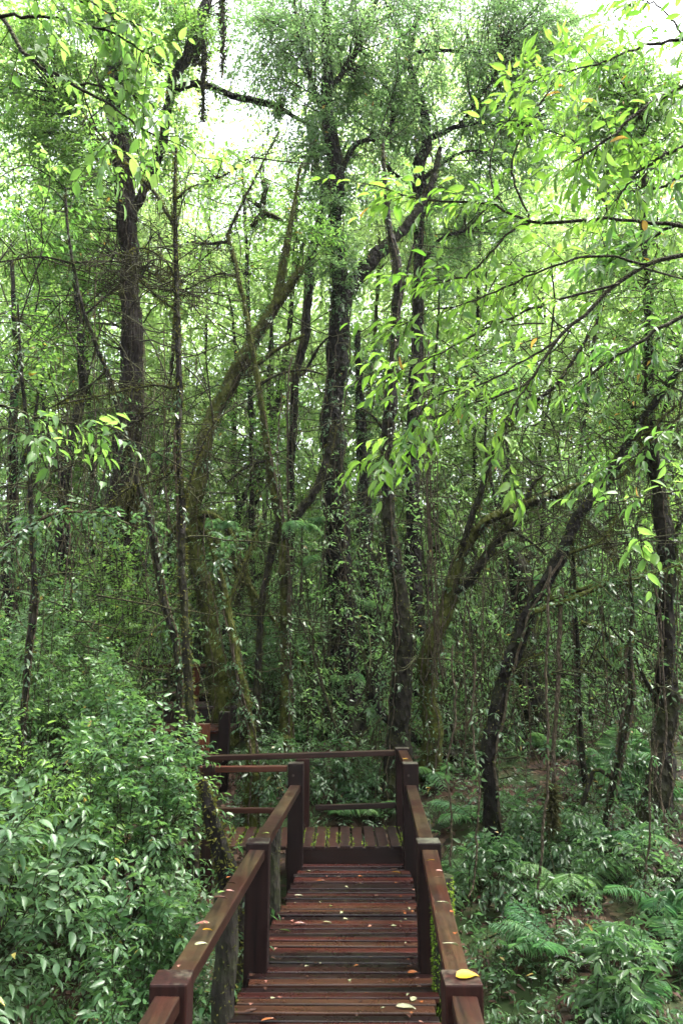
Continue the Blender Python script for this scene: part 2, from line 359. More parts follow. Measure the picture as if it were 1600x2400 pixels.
M = {
    # leaf blades: reflected colour, colour of light let through
    'lime': leaf_mat('lime_leaf', [(.055, .12, .025), (.085, .17, .03), (.12, .21, .04)], [(.12, .32, .03), (.22, .44, .05), (.32, .54, .08)], .48, .26, .5, (.35, .22, .04)),
    'bright': leaf_mat('bright_leaf', [(.04, .10, .025), (.065, .14, .032), (.10, .18, .045)], [(.13, .32, .05), (.23, .45, .07), (.34, .56, .11)], .47, .3, .5, (.36, .24, .04)),
    'fine': leaf_mat('fine_leaf', [(.04, .085, .035), (.065, .12, .05), (.095, .155, .07)], [(.13, .28, .08), (.22, .40, .12), (.32, .52, .17)], .5, .3, .5, (.3, .2, .06)),
    'shrub': leaf_mat('shrub_leaf', [(0.0315, 0.0810, 0.0315), (0.0540, 0.1170, 0.0432), (0.0810, 0.1530, 0.0540)], [(0.0810, 0.2250, 0.0540), (0.1440, 0.3150, 0.0720), (0.2250, 0.4230, 0.0900)], .34, .26, .5, (0.2880, 0.2340, 0.0540)),
    'pshrub': leaf_mat('pale_shrub_leaf', [(0.0304, 0.0760, 0.0304), (0.0528, 0.1120, 0.0464), (0.0800, 0.1440, 0.0640)], [(0.0800, 0.2000, 0.0640), (0.1280, 0.2720, 0.0800), (0.1920, 0.3520, 0.1040)], .3, .34, .5, (0.2400, 0.2240, 0.0640)),
    'under': leaf_mat('undergrowth_leaf', [(0.0192, 0.0504, 0.0195), (0.0352, 0.0765, 0.0285), (0.0600, 0.1080, 0.0413)], [(0.0720, 0.1890, 0.0525), (0.1200, 0.2700, 0.0750), (0.1760, 0.3600, 0.0975)], .33, .24, .5, (0.2080, 0.1620, 0.0450)),
    'mid': leaf_mat('understorey_leaf', [(.045, .095, .04), (.075, .14, .055), (.115, .19, .075)], [(.14, .30, .08), (.22, .42, .11), (.32, .55, .15)], .42, .24, .5, (.3, .22, .06)),
    'fern': leaf_mat('fern_leaf', [(.03, .085, .035), (.05, .12, .05), (.10, .165, .07)], [(.08, .24, .07), (.13, .32, .09), (.22, .42, .12)], .36, .5, .25),
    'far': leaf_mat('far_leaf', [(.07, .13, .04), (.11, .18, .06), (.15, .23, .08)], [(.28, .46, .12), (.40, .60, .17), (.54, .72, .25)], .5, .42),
    'mossbright': leaf_mat('bright_gap_moss', [(.07, .14, .015), (.12, .22, .02), (.18, .28, .03)], [(.12, .2, .03), (.2, .3, .04), (.3, .4, .06)], .35, .8, .1),
    'moss': leaf_mat('moss_strand', [(0.0310, 0.0372, 0.0093), (0.0620, 0.0682, 0.0155), (0.0930, 0.0930, 0.0217)], [(0.0744, 0.0868, 0.0186), (0.1240, 0.1364, 0.0248), (0.1860, 0.1860, 0.0372)], .35, .8, .1),
    'hangmoss': leaf_mat('hanging_moss_strand', [(0.0186, 0.0174, 0.0087), (0.0372, 0.0372, 0.0155), (0.0620, 0.0620, 0.0248)], [(0.0372, 0.0372, 0.0124), (0.0744, 0.0806, 0.0248), (0.1240, 0.1240, 0.0372)], .3, .85, .1),
    'yellow': leaf_mat('yellow_leaf', [(.24, .14, .008), (.27, .18, .012), (.24, .11, .008)], [(.2, .14, .01)] * 2, .12, .4, .25),
    'pale': leaf_mat('pale_leaf', [(0.2000, 0.2100, 0.1100), (0.2500, 0.2500, 0.1600), (0.1800, 0.2100, 0.1000)], [(0.1500, 0.1750, 0.0750)] * 2, .15, .35),
    'orange': leaf_mat('orange_leaf', [(0.1600, 0.0450, 0.0100), (0.2000, 0.0700, 0.0200), (0.1400, 0.0350, 0.0100)], [(0.1000, 0.0300, 0.0100)] * 2, .1, .35),
    'brownleaf': leaf_mat('brown_leaf', [(0.0150, 0.0070, 0.0045), (0.0350, 0.0150, 0.0090), (0.0700, 0.0425, 0.0300)], [(0.0500, 0.0250, 0.0150)] * 2, .1, .45, .2),
    'pinkleaf': leaf_mat('pink_brown_leaf', [(0.1750, 0.0800, 0.0600), (0.2100, 0.1100, 0.0850), (0.1500, 0.0600, 0.0450)], [(0.1000, 0.0500, 0.0400)] * 2, .1, .3),
    'greenleaf': leaf_mat('fresh_fallen_leaf', [(0.0600, 0.1300, 0.0150), (0.1000, 0.1600, 0.0300), (0.1500, 0.1800, 0.0500)], [(0.0500, 0.1000, 0.0150)] * 2, .15, .35),
    # bark and timber
    'bark': bark_mat('dark_mossy_bark', (0.0024, 0.0021, 0.0018), (0.0168, 0.0126, 0.0084), (0.0228, 0.0264, 0.0054), .5),
    'barkdark': bark_mat('dark_wet_bark', (0.0018, 0.0015, 0.0012), (0.0108, 0.0078, 0.0054), (0.0132, 0.0162, 0.0042), .38),
    'barkbrown': bark_mat('brown_bark', (0.0036, 0.0024, 0.0018), (0.0180, 0.0108, 0.0072), (0.0192, 0.0216, 0.0048), .3, 10, .18),
    'barkflaky': bark_mat('grey_flaky_bark', (.006, .005, .006), (.10, .08, .09), (.04, .05, .01), .25, 14, .5),
    'barkmoss': bark_mat('moss_covered_bark', (0.0043, 0.0031, 0.0019), (0.0217, 0.0167, 0.0081), (0.0682, 0.0775, 0.0112), .74, 9, .4),
    'twig': bark_mat('twig_bark', (.010, .008, .005), (.06, .048, .03), (.085, .095, .028), .5, 30, 1),
    'vine': bark_mat('dry_vine', (.03, .022, .014), (.13, .10, .065), (.07, .07, .02), .3, 30, .3),
    'stem': bark_mat('green_stem', (.02, .02, .01), (.05, .06, .02), (.05, .06, .02), .5, 30, 1),
    'deck': wood_mat('wet_deck_boards', 0, [(0.0050, 0.0022, 0.0022), (0.0112, 0.0034, 0.0030), (0.0341, 0.0074, 0.0050), (0.0341, 0.0149, 0.0081)], .06, (0.0087, 0.0062, 0.0031), .24, .45),
    'platform': wood_mat('mossy_platform_boards', 1, [(0.0087, 0.0031, 0.0025), (0.0186, 0.0056, 0.0037), (0.0260, 0.0105, 0.0056)], .26, (0.0161, 0.0186, 0.0037), .42, .25),
    'post': wood_mat('dark_timber_posts', 2, [(0.0050, 0.0019, 0.0017), (0.0093, 0.0031, 0.0025), (0.0260, 0.0074, 0.0050), (0.1240, 0.0403, 0.0174)], .12, (0.0074, 0.0074, 0.0031), .5, .15, (.085, .088, .062)),
    'raily': wood_mat('handrail_timber', 1, [(0.0085, 0.0031, 0.0020), (0.0200, 0.0062, 0.0034), (0.0535, 0.0124, 0.0059)], .36, (0.0185, 0.0130, 0.0040), .32, .35, (0.0321, 0.0236, 0.0099)),
    'railx': wood_mat('cross_rail_timber', 0, [(0.0085, 0.0031, 0.0020), (0.0214, 0.0062, 0.0034), (0.0606, 0.0174, 0.0074)], .26, (0.0114, 0.0093, 0.0030), .42, .25, (0.0285, 0.0211, 0.0099)),
    'log': bark_mat('support_log_bark', (.006, .005, .004), (.028, .024, .019), (.022, .028, .008), .55, 22, .35, .75, .012),
    'soil': ground_mat(),
    'iron': plain_mat('rusty_iron', (.03, .018, .012), .5),
    'stone': plain_mat('wet_grey_rock', (.07, .07, .08), .35),
}
print('materials ok')

# ------------------------------------------------------------------ timber helpers
def _emit(g, bm, mat4=None, tint=.5, m=0):
    bm.verts.index_update()
    V = np.array([v.co[:] for v in bm.verts])
    if mat4 is not None:
        V = V @ np.array(mat4)[:3, :3].T + np.array(mat4)[:3, 3]
    by = {}
    for f in bm.faces: by.setdefault(len(f.verts), []).append([v.index for v in f.verts])
    first = True
    for k, fs in by.items():
        if first: g.add(V, fs, tint, m, False); first = False
        else:
            off = g.nv - len(V); ff = np.array(fs) + off
            g.l.append(ff.ravel()); g.n.append(np.full(len(ff), k)); g.m.append(np.full(len(ff), m)); g.sm.append(np.full(len(ff), False))
    bm.free()

def box(g, c, s, bev=.005, tint=.5, m=0, rot=None):
    bm = bmesh.new(); bmesh.ops.create_cube(bm, size=1)
    for v in bm.verts: v.co = Vector((v.co.x * s[0], v.co.y * s[1], v.co.z * s[2]))
    bmesh.ops.bevel(bm, geom=bm.edges[:], offset=bev, segments=2, affect='EDGES', profile=.6)
    Mx = np.eye(4)
    if rot is not None: Mx[:3, :3] = rot
    Mx[:3, 3] = c
    _emit(g, bm, Mx, tint, m)

def bar(g, a, b, w, h, bev=.006, tint=.5, m=0):
    a, b = np.asarray(a, float), np.asarray(b, float); d = b - a; L = np.linalg.norm(d); x = d / L
    y = np.cross([0, 0, 1.], x); y /= np.linalg.norm(y); z = np.cross(x, y)
    box(g, (a + b) / 2, (L, w, h), bev, tint, m, np.stack([x, y, z], 1))

def on_z(px, py, z):
    a, b = (px - 800) / F, (1200 - py) / F
    d = (z - CZ) / (SP + CP * b)
    return np.array([a * d, d * (CP - SP * b), z])

# ------------------------------------------------------------------ forest floor
def make_ground():
    xs = np.concatenate([np.linspace(-90, -9, 28), np.linspace(-8.6, 8.6, 130), np.linspace(9, 90, 28)])
    ys = np.concatenate([np.linspace(-40, -1, 12), np.linspace(-.6, 20, 150), np.linspace(20.6, 110, 50)])
    X, Y = np.meshgrid(xs, ys, indexing='ij'); Z = G(X, Y)
    ni, nj = X.shape
    i, j = np.meshgrid(np.arange(ni - 1), np.arange(nj - 1), indexing='ij')
    f = np.stack([i * nj + j, (i + 1) * nj + j, (i + 1) * nj + j + 1, i * nj + j + 1], -1).reshape(-1, 4)
    g = Geo(); g.add(np.stack([X, Y, Z], -1).reshape(-1, 3), f)
    tag(g.build('ground', M['soil']), kind='structure')
make_ground()

# ------------------------------------------------------------------ boardwalk
Z1, Z2, Z3, ZP = CZ - 1.80, CZ - 1.83, CZ - 1.875, CZ - 1.723
midx = lambda y: -.09 + (y - 2.948) * .047
bw = thing('boardwalk', 'wet dark brown plank boardwalk with handrails descending between the bushes', 'boardwalk', (midx(4), 4, Z1))
O = np.array(bw.location)
def deck_run(name, y0, y1, z, half, parent, org):
    g = Geo(); y = y0
    while y < y1 - .05:
        w = min(rng.uniform(.072, .094), y1 - y)
        yc = y + w / 2; xc = midx(yc)
        l, r = half + rng.normal(0, .012), half + rng.normal(0, .010)
        t = float(np.clip(rng.choice([.05, .25, .45, .6, .8, 1.0], p=[.24, .24, .2, .12, .12, .08]) + rng.normal(0, .05), 0, 1))
        rz = rng.normal(0, .004); ry = rng.normal(0, .003)
        rot = np.array([[1, -rz, ry], [rz, 1, 0], [-ry, 0, 1]])
        box(g, (xc + (r - l) / 2, yc, z - .016 + rng.normal(0, .004)), (l + r, w - rng.uniform(.010, .019), .032), .006, t, 0, rot)
        y += w
    return g.build(name, M['deck'], parent, org)
deck_run('deck', .4, 4.83, Z1, .515, bw, O)
deck_run('deck', 4.835, 5.81, Z2, .505, bw, O)
deck_run('deck', 5.815, 7.165, Z3, .49, bw, O)
for sx in (-1, 1):                                                   # stringers under the decks
    g = Geo(); 
    bar(g, (midx(.4) + sx * .36, .4, Z1 - .11), (midx(7.1) + sx * .36, 7.1, Z3 - .12), .06, .14, .006, .1)
    g.build('joist', M['raily'], bw, O)
posts = {}
def post(parent, org, c, zt, zb, w=.135, tint=.3, name='post', mat='post', wy=None):
    g = Geo(); box(g, (c[0], c[1], (zt + zb) / 2), (w, wy or w, zt - zb), .008, tint)
    o = g.build(name, M[mat], parent, org)
    if w > .12:
        g = Geo(); f = c[1] - (wy or w) / 2
        for dx, dz in ((-.02, .10), (.025, .17)):
            tube(g, [(c[0] + dx, f + .004, zt - dz), (c[0] + dx, f - .006, zt - dz)], .011, 6)
            break
        g.build('bolt', M['iron'], o, org)
    return o
PW = .135
for k, (yf, zt, xl, xr, zb) in enumerate([(1.15, CZ - 1.22, -.69, .345, CZ - 2.5), (2.948, CZ - 1.168, -.609, .431, CZ - 2.5), (4.705, CZ - 1.114, -.486, .508, CZ - 2.35), (6.99, CZ - 1.001, -.400, .604, CZ - 2.2)]):
    for sx, x in ((-1, xl), (1, xr)):
        post(bw, O, (x, yf + PW / 2), zt, zb, PW, [.35, .45, .2, .15][k] + (.1 if sx > 0 else 0))
        posts[k, sx] = (x, yf, zt)
for sx in (-1, 1):
    for k in range(3):
        x0, y0, t0 = posts[k, sx]; x1, y1, t1 = posts[k + 1, sx]
        za, zb = t0 - .062, t1 - (.062 if k < 2 else .205)
        if k == 2: za = t0 - .05
        g = Geo(); bar(g, (x0, y0 + PW, za), (x1, y1, zb), .09, .055, .007, (.45, .35, .3)[k] + (.25 if sx > 0 and k == 1 else 0))
        g.build('handrail', M['raily'], bw, O)
# mossy support logs standing outside the rail
def log_post(x, y, zt, r, mossy, parent, org, mossm='moss'):
    zb = float(G(x, y)) - .3
    g = Geo(); n = 14
    pts = np.stack([x + rng.normal(0, .004, n), y + rng.normal(0, .004, n), np.linspace(zb, zt, n)], 1)
    tube(g, smooth_path(pts, 40), r, 22, .018, .5, 0, True, .08)
    o = g.build('support_log', M['log'], parent, org)
    N = int(1500 * mossy)
    if N:
        a = rng.uniform(0, 2 * PI, N); h = rng.uniform(zb + .1, zt, N)
        nrm = np.stack([np.cos(a), np.sin(a), np.zeros(N)], 1)
        p = np.stack([x + r * np.cos(a), y + r * np.sin(a), h], 1)
        ax = nrm + rng.normal(0, .5, (N, 3)); ax[:, 2] -= .4
        m = Geo(); leaves(m, p, ax, rnd_dir(N), rng.uniform(.008, .022, N), .35, 'low', rng.uniform(0, 1, N))
        m.build('moss', M[mossm], o, org)
    return o
log_post(-.585, 4.2, CZ - 1.235, .06, .6, bw, O)
log_post(-.49, 5.85, CZ - 1.235, .055, .3, bw, O)
log_post(.55, 4.5, CZ - 1.235, .055, 4, bw, O, 'mossbright')
log_post(.60, 5.9, CZ - 1.235, .05, .5, bw, O)

# landing platform at the end, where the way turns left
lp = thing('landing_platform', 'mossy plank landing with a back railing at the far end of the near walkway', 'platform', (-.3, 7.5, ZP))
OL = np.array(lp.location)
def cross_deck(x0, x1, y0, y1, z, parent, org, moss_gap=True):
    g = Geo(); mg = Geo(); x = x0
    while x < x1 - .03:
        w = min(.112, x1 - x); gap = rng.uniform(.018, .028)
        box(g, (x + w / 2, (y0 + y1) / 2, z - .016 + rng.normal(0, .003)), (w - gap, y1 - y0 + rng.normal(0, .008), .032), .005, float(np.clip(rng.normal(.4, .25), 0, 1)))
        if moss_gap and x > x0:
            n = 85
            yy = rng.uniform(y0, y1, n); keep = vnoise(yy * 7 + x * 9, yy * 0 + x * 3) > -.25
            yy = yy[keep]; n = len(yy)
            p = np.stack([x + rng.choice([-gap / 2 - .004, gap / 2 + .004], n) + rng.normal(0, .004, n) , yy, np.full(n, z + .001)], 1)
            ax = rnd_dir(n, up=.4); leaves(g, p, ax, rnd_dir(n), rng.uniform(.009, .02, n), .55, 'low', rng.uniform(.2, 1, n), 1)
        x += w
    g.build('deck', [M['platform'], M['mossbright']], parent, org)
cross_deck(-.47, .57, 7.17, 7.925, ZP, lp, OL)
g = Geo(); box(g, (.06, 7.2, (ZP - .035 + Z3 - .02) / 2), (1.10, .05, ZP - .035 - Z3 + .06), .005, .1); g.build('riser', M['railx'], lp, OL)
for c, zt, zb in (((.605, 7.99), CZ - .99, CZ - 2.1), ((-.385, 7.99), CZ - 1.09, CZ - 2.1)):
    post(lp, OL, c, zt, zb, .135, .5 if c[0] < 0 else .35)
g = Geo(); bar(g, P(485, 1777, 7.99) + [0, 0, 0], (.535, 7.99, P(930, 1764, 7.99)[2]), .09, .05, .006, .35); g.build('handrail', M['railx'], lp, OL)
g = Geo(); bar(g, (.605, 7.92, CZ - 1.03), (.605, 7.13, CZ - 1.05), .09, .05, .006, .6); g.build('handrail', M['raily'], lp, OL)
g = Geo(); bar(g, (-.26, 7.99, P(723, 1893, 7.99)[2]), (.535, 7.99, P(930, 1887, 7.99)[2]), .05, .05, .006, .1); g.build('lower_rail', M['railx'], lp, OL)

# side walkway going left from the landing
sw = thing('side_walkway', 'mossy plank walkway leading off from the landing behind the leafy bushes', 'boardwalk', (-1.5, 7.5, ZP))
OS = np.array(sw.location)
cross_deck(-2.6, -.48, 7.17, 7.925, ZP - .004, sw, OS)
zf = P(580, 1801, 7.06)[2]
g = Geo(); bar(g, (-2.5, 7.06, zf - .02), (-.475, 7.06, zf), .07, .05, .006, .8); g.build('handrail', M['railx'], sw, OS)
g = Geo(); bar(g, (-2.5, 7.06, zf - .36), (-.475, 7.06, zf - .35), .045, .045, .006, .6); g.build('lower_rail', M['railx'], sw, OS)
post(sw, OS, (-1.16, 7.06), zf + .03, CZ - 2.2, .11, .4); post(sw, OS, (-2.45, 7.06), zf + .05, CZ - 2.2, .12, .4)
g = Geo(); bar(g, (-2.5, 7.99, P(480, 1778, 7.99)[2] - .005), P(484, 1777, 7.99), .085, .05, .006, .4); g.build('handrail', M['railx'], sw, OS)
post(sw, OS, (-1.40, 8.0), CZ - 1.06, CZ - 2.1, .12, .3)

# far steps that climb away
fs = thing('wooden_steps', 'far flight of dark timber steps with a thin handrail climbing into the trees', 'steps', (-1.7, 9.2, ZP))
OF = np.array(fs.location)
for (xa, xb, ya, yb, z) in ((-2.3, -1.3, 8.35, 8.75, CZ - 1.45), (-2.3, -1.3, 8.75, 9.15, CZ - 1.2), (-2.35, -1.3, 9.15, 9.95, P(470, 1712, 9.15)[2]), (-2.35, -1.2, 10.05, 10.9, P(480, 1655, 10.05)[2]), (-2.5, -1.2, 11.2, 12.6, P(480, 1625, 11.2)[2])):
    g = Geo(); w = .13; y = ya
    while y < yb - .03:
        ww = min(w, yb - y)
        box(g, ((xa + xb) / 2, y + ww / 2, z - .02 + rng.normal(0, .003)), (xb - xa, ww - .012, .04), .005, float(rng.uniform(.3, .9))); y += ww
    g.build('tread', M['deck'], fs, OF)
    g = Geo(); box(g, ((xa + xb) / 2, ya + .06, z - .16), (xb - xa - .05, .04, .24), .004, .05); g.build('riser', M['railx'], fs, OF)
pp = P(476, 1730, 8.5); post(fs, OF, (pp[0], 8.5), P(476, 1696, 8.5)[2], CZ - 1.9, .125, .85)
pp = P(526, 1700, 9.1); post(fs, OF, (pp[0], 9.1), P(526, 1668, 9.1)[2], CZ - 1.9, .12, .05)
pp = P(527, 1600, 10.6); post(fs, OF, (pp[0], 10.6), P(527, 1550, 10.6)[2], CZ - 1.5, .14, .05)
pp = P(461, 1575, 11); post(fs, OF, (pp[0], 11), P(461, 1556, 11)[2], CZ - 1.3, .085, .8)
g = Geo(); bar(g, P(340, 1562, 11.0), P(590, 1559, 10.7), .07, .05, .006, .9); g.build('handrail', M['railx'], fs, OF)

# ------------------------------------------------------------------ fallen leaves on the timber
def fallen(px, py, z, ln, mat, label, ang=None, ratio=.42, group=None, xy=None, kind='ovate'):
    c = on_z(px, py, z) if xy is None else np.array([xy[0], xy[1], z])
    a = rng.uniform(0, 2 * PI) if ang is None else R(ang)
    g = Geo(); ln = ln * .88
    d = np.array([math.cos(a), math.sin(a), rng.uniform(-.02, .10)])
    leaves(g, [c - d * ln / 2 + [0, 0, .004 + .06 * ln]], [d], [[rng.normal(0, .15), rng.normal(0, .15), 1]], [ln], [ratio], kind, [rng.uniform(0, 1)])
    tag(g.build('fallen_leaf', M[mat], None, c), label, 'leaf', group)
rl = CZ - 1.075 - .03
RZ = lambda k: [CZ - 1.195, CZ - 1.15, CZ - 1.12][k]
fallen(1096, 2290, CZ - 1.166, .105, 'yellow', 'large bright yellow leaf lying across the nearest right post top', 12, .5)
fallen(1008, 2018, CZ - 1.105, .055, 'yellow', 'small yellow leaf on the right handrail just before its middle post', 160)
fallen(1030, 2043, CZ - 1.108, .045, 'pinkleaf', 'pinkish curled leaf at the outer edge of the right handrail', 5)
fallen(1028, 2058, CZ - 1.110, .045, 'pinkleaf', 'flat salmon leaf scrap lying crosswise on the right handrail', 0, .25)
fallen(1060, 2139, CZ - 1.125, .03, 'orange', 'tiny red berry-coloured leaf on the outer rim of right handrail', 40, .8)
fallen(1066, 2189, CZ - 1.13, .03, 'orange', 'small orange-red leaf bit on the right handrail near the reddest stretch', 80, .7)
fallen(1055, 2215, CZ - 1.135, .08, 'pale', 'thin whitish strip of leaf lying across the right handrail', 3, .14)
fallen(1038, 2117, CZ - 1.12, .07, 'pale', 'faint pale straw strip on the olive part of right handrail', 4, .12)
fallen(1004, 1848, CZ - 1.18, .05, 'yellow', 'little straw-yellow leaf on the far right handrail below its post', 10, .3)
fallen(950, 1780, CZ - 1.02, .06, 'yellow', 'yellow leaf on the short rail between the two far right posts', 10, .4)
fallen(537, 2058, CZ - 1.13, .045, 'orange', 'bright orange leaf scrap on the left handrail, highest of its litter', 60)
fallen(541, 2072, CZ - 1.132, .06, 'brownleaf', 'brown curled leaf below the orange scrap on the left handrail', 15)
fallen(540, 2090, CZ - 1.134, .05, 'pinkleaf', 'narrow pink leaf sliver at the inner edge of left handrail', 0, .25)
fallen(520, 2093, CZ - 1.136, .05, 'greenleaf', 'pale green leaf among brown ones on the left handrail', 40)
fallen(516, 2106, CZ - 1.138, .075, 'brownleaf', 'tan curled leaf beside the pale green one on left handrail', 10)
fallen(470, 2168, CZ - 1.142, .075, 'pinkleaf', 'clump-like pink leaf cluster piece on left handrail', 170, .6)
fallen(484, 2165, CZ - 1.140, .035, 'pale', 'white petal-like scrap touching the pink leaf on the left handrail', 100, .8)
fallen(488, 2182, CZ - 1.144, .055, 'yellow', 'cream yellow leaf just below the pink leaf on left handrail', 25, .5)
fallen(472, 2215, CZ - 1.148, .06, 'pale', 'white pointed leaf by itself on the left handrail', 20, .4)
fallen(420, 2266, CZ - 1.155, .03, 'pinkleaf', 'small pink scrap leaning beside the nearest left post top', 90, .5)
fallen(621, 1955, CZ - 1.125, .06, 'greenleaf', 'pale green rounded leaf on the left handrail near its middle post', 160, .6)
# on the boards
fallen(970, 2343, Z1 + .004, .075, 'pale', 'broad pale green leaf on the nearest boards by the right edge', 60, .5)
fallen(952, 2363, Z1 + .004, .12, 'pale', 'long curved whitish leaf below the broad pale one on near boards', -12, .3)
fallen(968, 2281, Z1 + .004, .075, 'orange', 'golden orange leaf on the deck at the foot of the right middle post', 20, .5)
fallen(667, 2182, Z2 + .004, .09, 'greenleaf', 'yellow-green slender leaf on the middle boards', -8, .22)
fallen(705, 2166, Z2 + .004, .10, 'pinkleaf', 'pinkish lilac curled leaf on the middle boards, longest there', 8, .25)
fallen(592, 2287, Z1 + .004, .05, 'brownleaf', 'curled tan leaf by the foot of the left middle post', 60, .7)
fallen(641, 2341, Z1 + .004, .035, 'pale', 'round white scrap, one of a close pair on the near boards', 40, .9)
fallen(658, 2339, Z1 + .004, .035, 'pinkleaf', 'peach scrap beside the round white one on the near boards', 70, .9)
fallen(589, 2372, Z1 + .004, .10, 'brownleaf', 'dull mauve folded leaf on the near boards at their left', 35, .25)
fallen(630, 2392, Z1 + .004, .09, 'orange', 'rusty leaf at the very bottom of the deck', 25, .35)
fallen(753, 2066, Z3 + .004, .10, 'orange', 'long orange-brown curled leaf on the far boards', 15, .28)
fallen(764, 2055, Z3 + .004, .05, 'pinkleaf', 'small peach leaf touching the long orange-brown one', 110, .5)
fallen(845, 2055, Z3 + .004, .05, 'orange', 'vivid orange small leaf in the centre of the far boards', 20, .6)
fallen(812, 2080, Z3 + .004, .04, 'pale', 'cream small leaf near the vivid orange one on far boards', -30, .7)
fallen(930, 2046, Z3 + .004, .10, 'yellow', 'straw coloured straight leaf on the far boards by the right post', 0, .16)
fallen(924, 2039, Z3 + .004, .08, 'brownleaf', 'grey-brown leaf folded behind the straw coloured straight one', 12, .3)
fallen(968, 2086, Z3 + .004, .05, 'pinkleaf', 'pink leaf at the right edge of the far boards', 100, .5)
fallen(700, 2100, Z3 + .004, .08, 'pale', 'thin dry pale leaf at the left of the far boards', 5, .2)
fallen(775, 2124, Z3 + .004, .035, 'greenleaf', 'tiny green leaf on the far boards nearest the step', 70, .6)
fallen(740, 2041, Z3 + .004, .09, 'brownleaf', 'reddish brown twisted leaf at the far left board ends', 10, .25)
fallen(742, 2023, Z3 + .004, .12, 'orange', 'tan leaf lying against the riser of the landing', 2, .22)
fallen(810, 2155, Z2 + .004, .04, 'pale', 'pale dot of a leaf in the middle of the boards', 20, .8)
fallen(767, 2163, Z2 + .004, .07, 'pale', 'cream crumpled leaf in line with the pinkish lilac one', 0, .3)
fallen(545, 2250, Z1 + .004, .05, 'brownleaf', 'brown leaf lying at the left rim of the deck beside the log', 40, .5)
for i in range(130):                                                  # crumbs that nothing tells apart
    y = rng.uniform(3.4, 7.05); z = Z1 if y < 4.83 else (Z2 if y < 5.81 else Z3)
    fallen(0, 0, z + .002, rng.uniform(.016, .052), rng.choice(['brownleaf', 'pale', 'pinkleaf', 'brownleaf', 'brownleaf', 'orange']), 'tiny dry leaf crumb scattered on the wet brown boards', None, rng.uniform(.3, .8), 'leaf crumbs on the boards', (midx(y) + (rng.uniform(-.44, .44) if rng.uniform() < .55 else rng.choice([-1, 1]) * rng.uniform(.36, .46)), y), 'mid')
print('timber ok')

# ------------------------------------------------------------------ trees
LK = {   # leaf kinds
    'fine':   dict(len=.088, ratio=.36, tpl='low', droop=.35, hang=.35, twig=.0022, open=.9),
    'finer':  dict(len=.10, ratio=.30, tpl='mid', droop=.4, hang=.4, twig=.0022, open=.9),
    'ovate':  dict(len=.085, ratio=.46, tpl='mid2', droop=.3, hang=.35, twig=.003, open=1.1),
    'whorl':  dict(len=.10, ratio=.38, tpl='mid2', droop=.15, hang=.15, twig=.003, open=1.3, jit=.4),
    'lance':  dict(len=.122, ratio=.34, tpl='lance', droop=.2, hang=.34, twig=.0032, open=.85),
    'bigov':  dict(len=.095, ratio=.46, tpl='ovate', droop=.4, hang=.5, twig=.0032, open=1.1),
    'shrub':  dict(len=.092, ratio=.42, tpl='ovate', droop=.30, hang=.38, twig=.003, open=1.25),
    'shrubS': dict(len=.072, ratio=.42, tpl='mid2', droop=.30, hang=.35, twig=.0025, open=1.2),
    'far':    dict(len=.15, ratio=.42, tpl='low', droop=.35, hang=.35, twig=.004, open=1.1),
    'mid':    dict(len=.11, ratio=.38, tpl='low', droop=.35, hang=.35, twig=.003, open=1.0),
}

def px_path(pts, Y):
    """pts: (x, y, width[, Y]) in picture units of the 1568 wide view -> path (k,4) with radius"""
    out = []
    for q in pts:
        y = q[3] if len(q) > 3 else Y
        p = Q(q[0], q[1], y)
        out.append([*p, q[2] * K / 2 / PX(q[0] * K, q[1] * K, y)])
    return np.array(out)

def moss_strands(g, path, n, ln=(.05, .25), wid=.006, mat=0, below=True):
    """strands hanging from a limb path (k,4)"""
    i = rng.uniform(0, len(path) - 1.001, n); k = i.astype(int); f = (i - k)[:, None]
    p = path[k] * (1 - f) + path[k + 1] * f
    a = rng.uniform(0, 2 * PI, n)
    pos = p[:, :3] + np.stack([np.cos(a) * p[:, 3] * .8, np.sin(a) * p[:, 3] * .8, -p[:, 3] * rng.uniform(0, .9, n)], 1)
    L = rng.uniform(*ln, n) * rng.uniform(.3, 1, n)
    ax = np.stack([rng.normal(0, .12, n), rng.normal(0, .12, n), -np.ones(n)], 1)
    leaves(g, pos, ax, rnd_dir(n), L, wid / L * rng.uniform(.6, 2, n), 'low', rng.uniform(0, 1, n), mat)

def moss_fuzz(g, path, n, ln=(.02, .06), mat=0, upper=.3):
    i = rng.uniform(0, len(path) - 1.001, n); k = i.astype(int); f = (i - k)[:, None]
    p = path[k] * (1 - f) + path[k + 1] * f
    T = unit(path[k + 1][:, :3] - path[k][:, :3])
    d = rng.normal(size=(n, 3)); d[:, 2] += upper; d = d - T * (d * T).sum(1)[:, None]; d = unit(d)
    pos = p[:, :3] + d * p[:, 3:4] * .97
    ax = d + rng.normal(0, .6, (n, 3)); ax[:, 2] -= .35
    leaves(g, pos, ax, rnd_dir(n), rng.uniform(*ln, n), rng.uniform(.2, .45, n), 'low', rng.uniform(0, 1, n), mat)

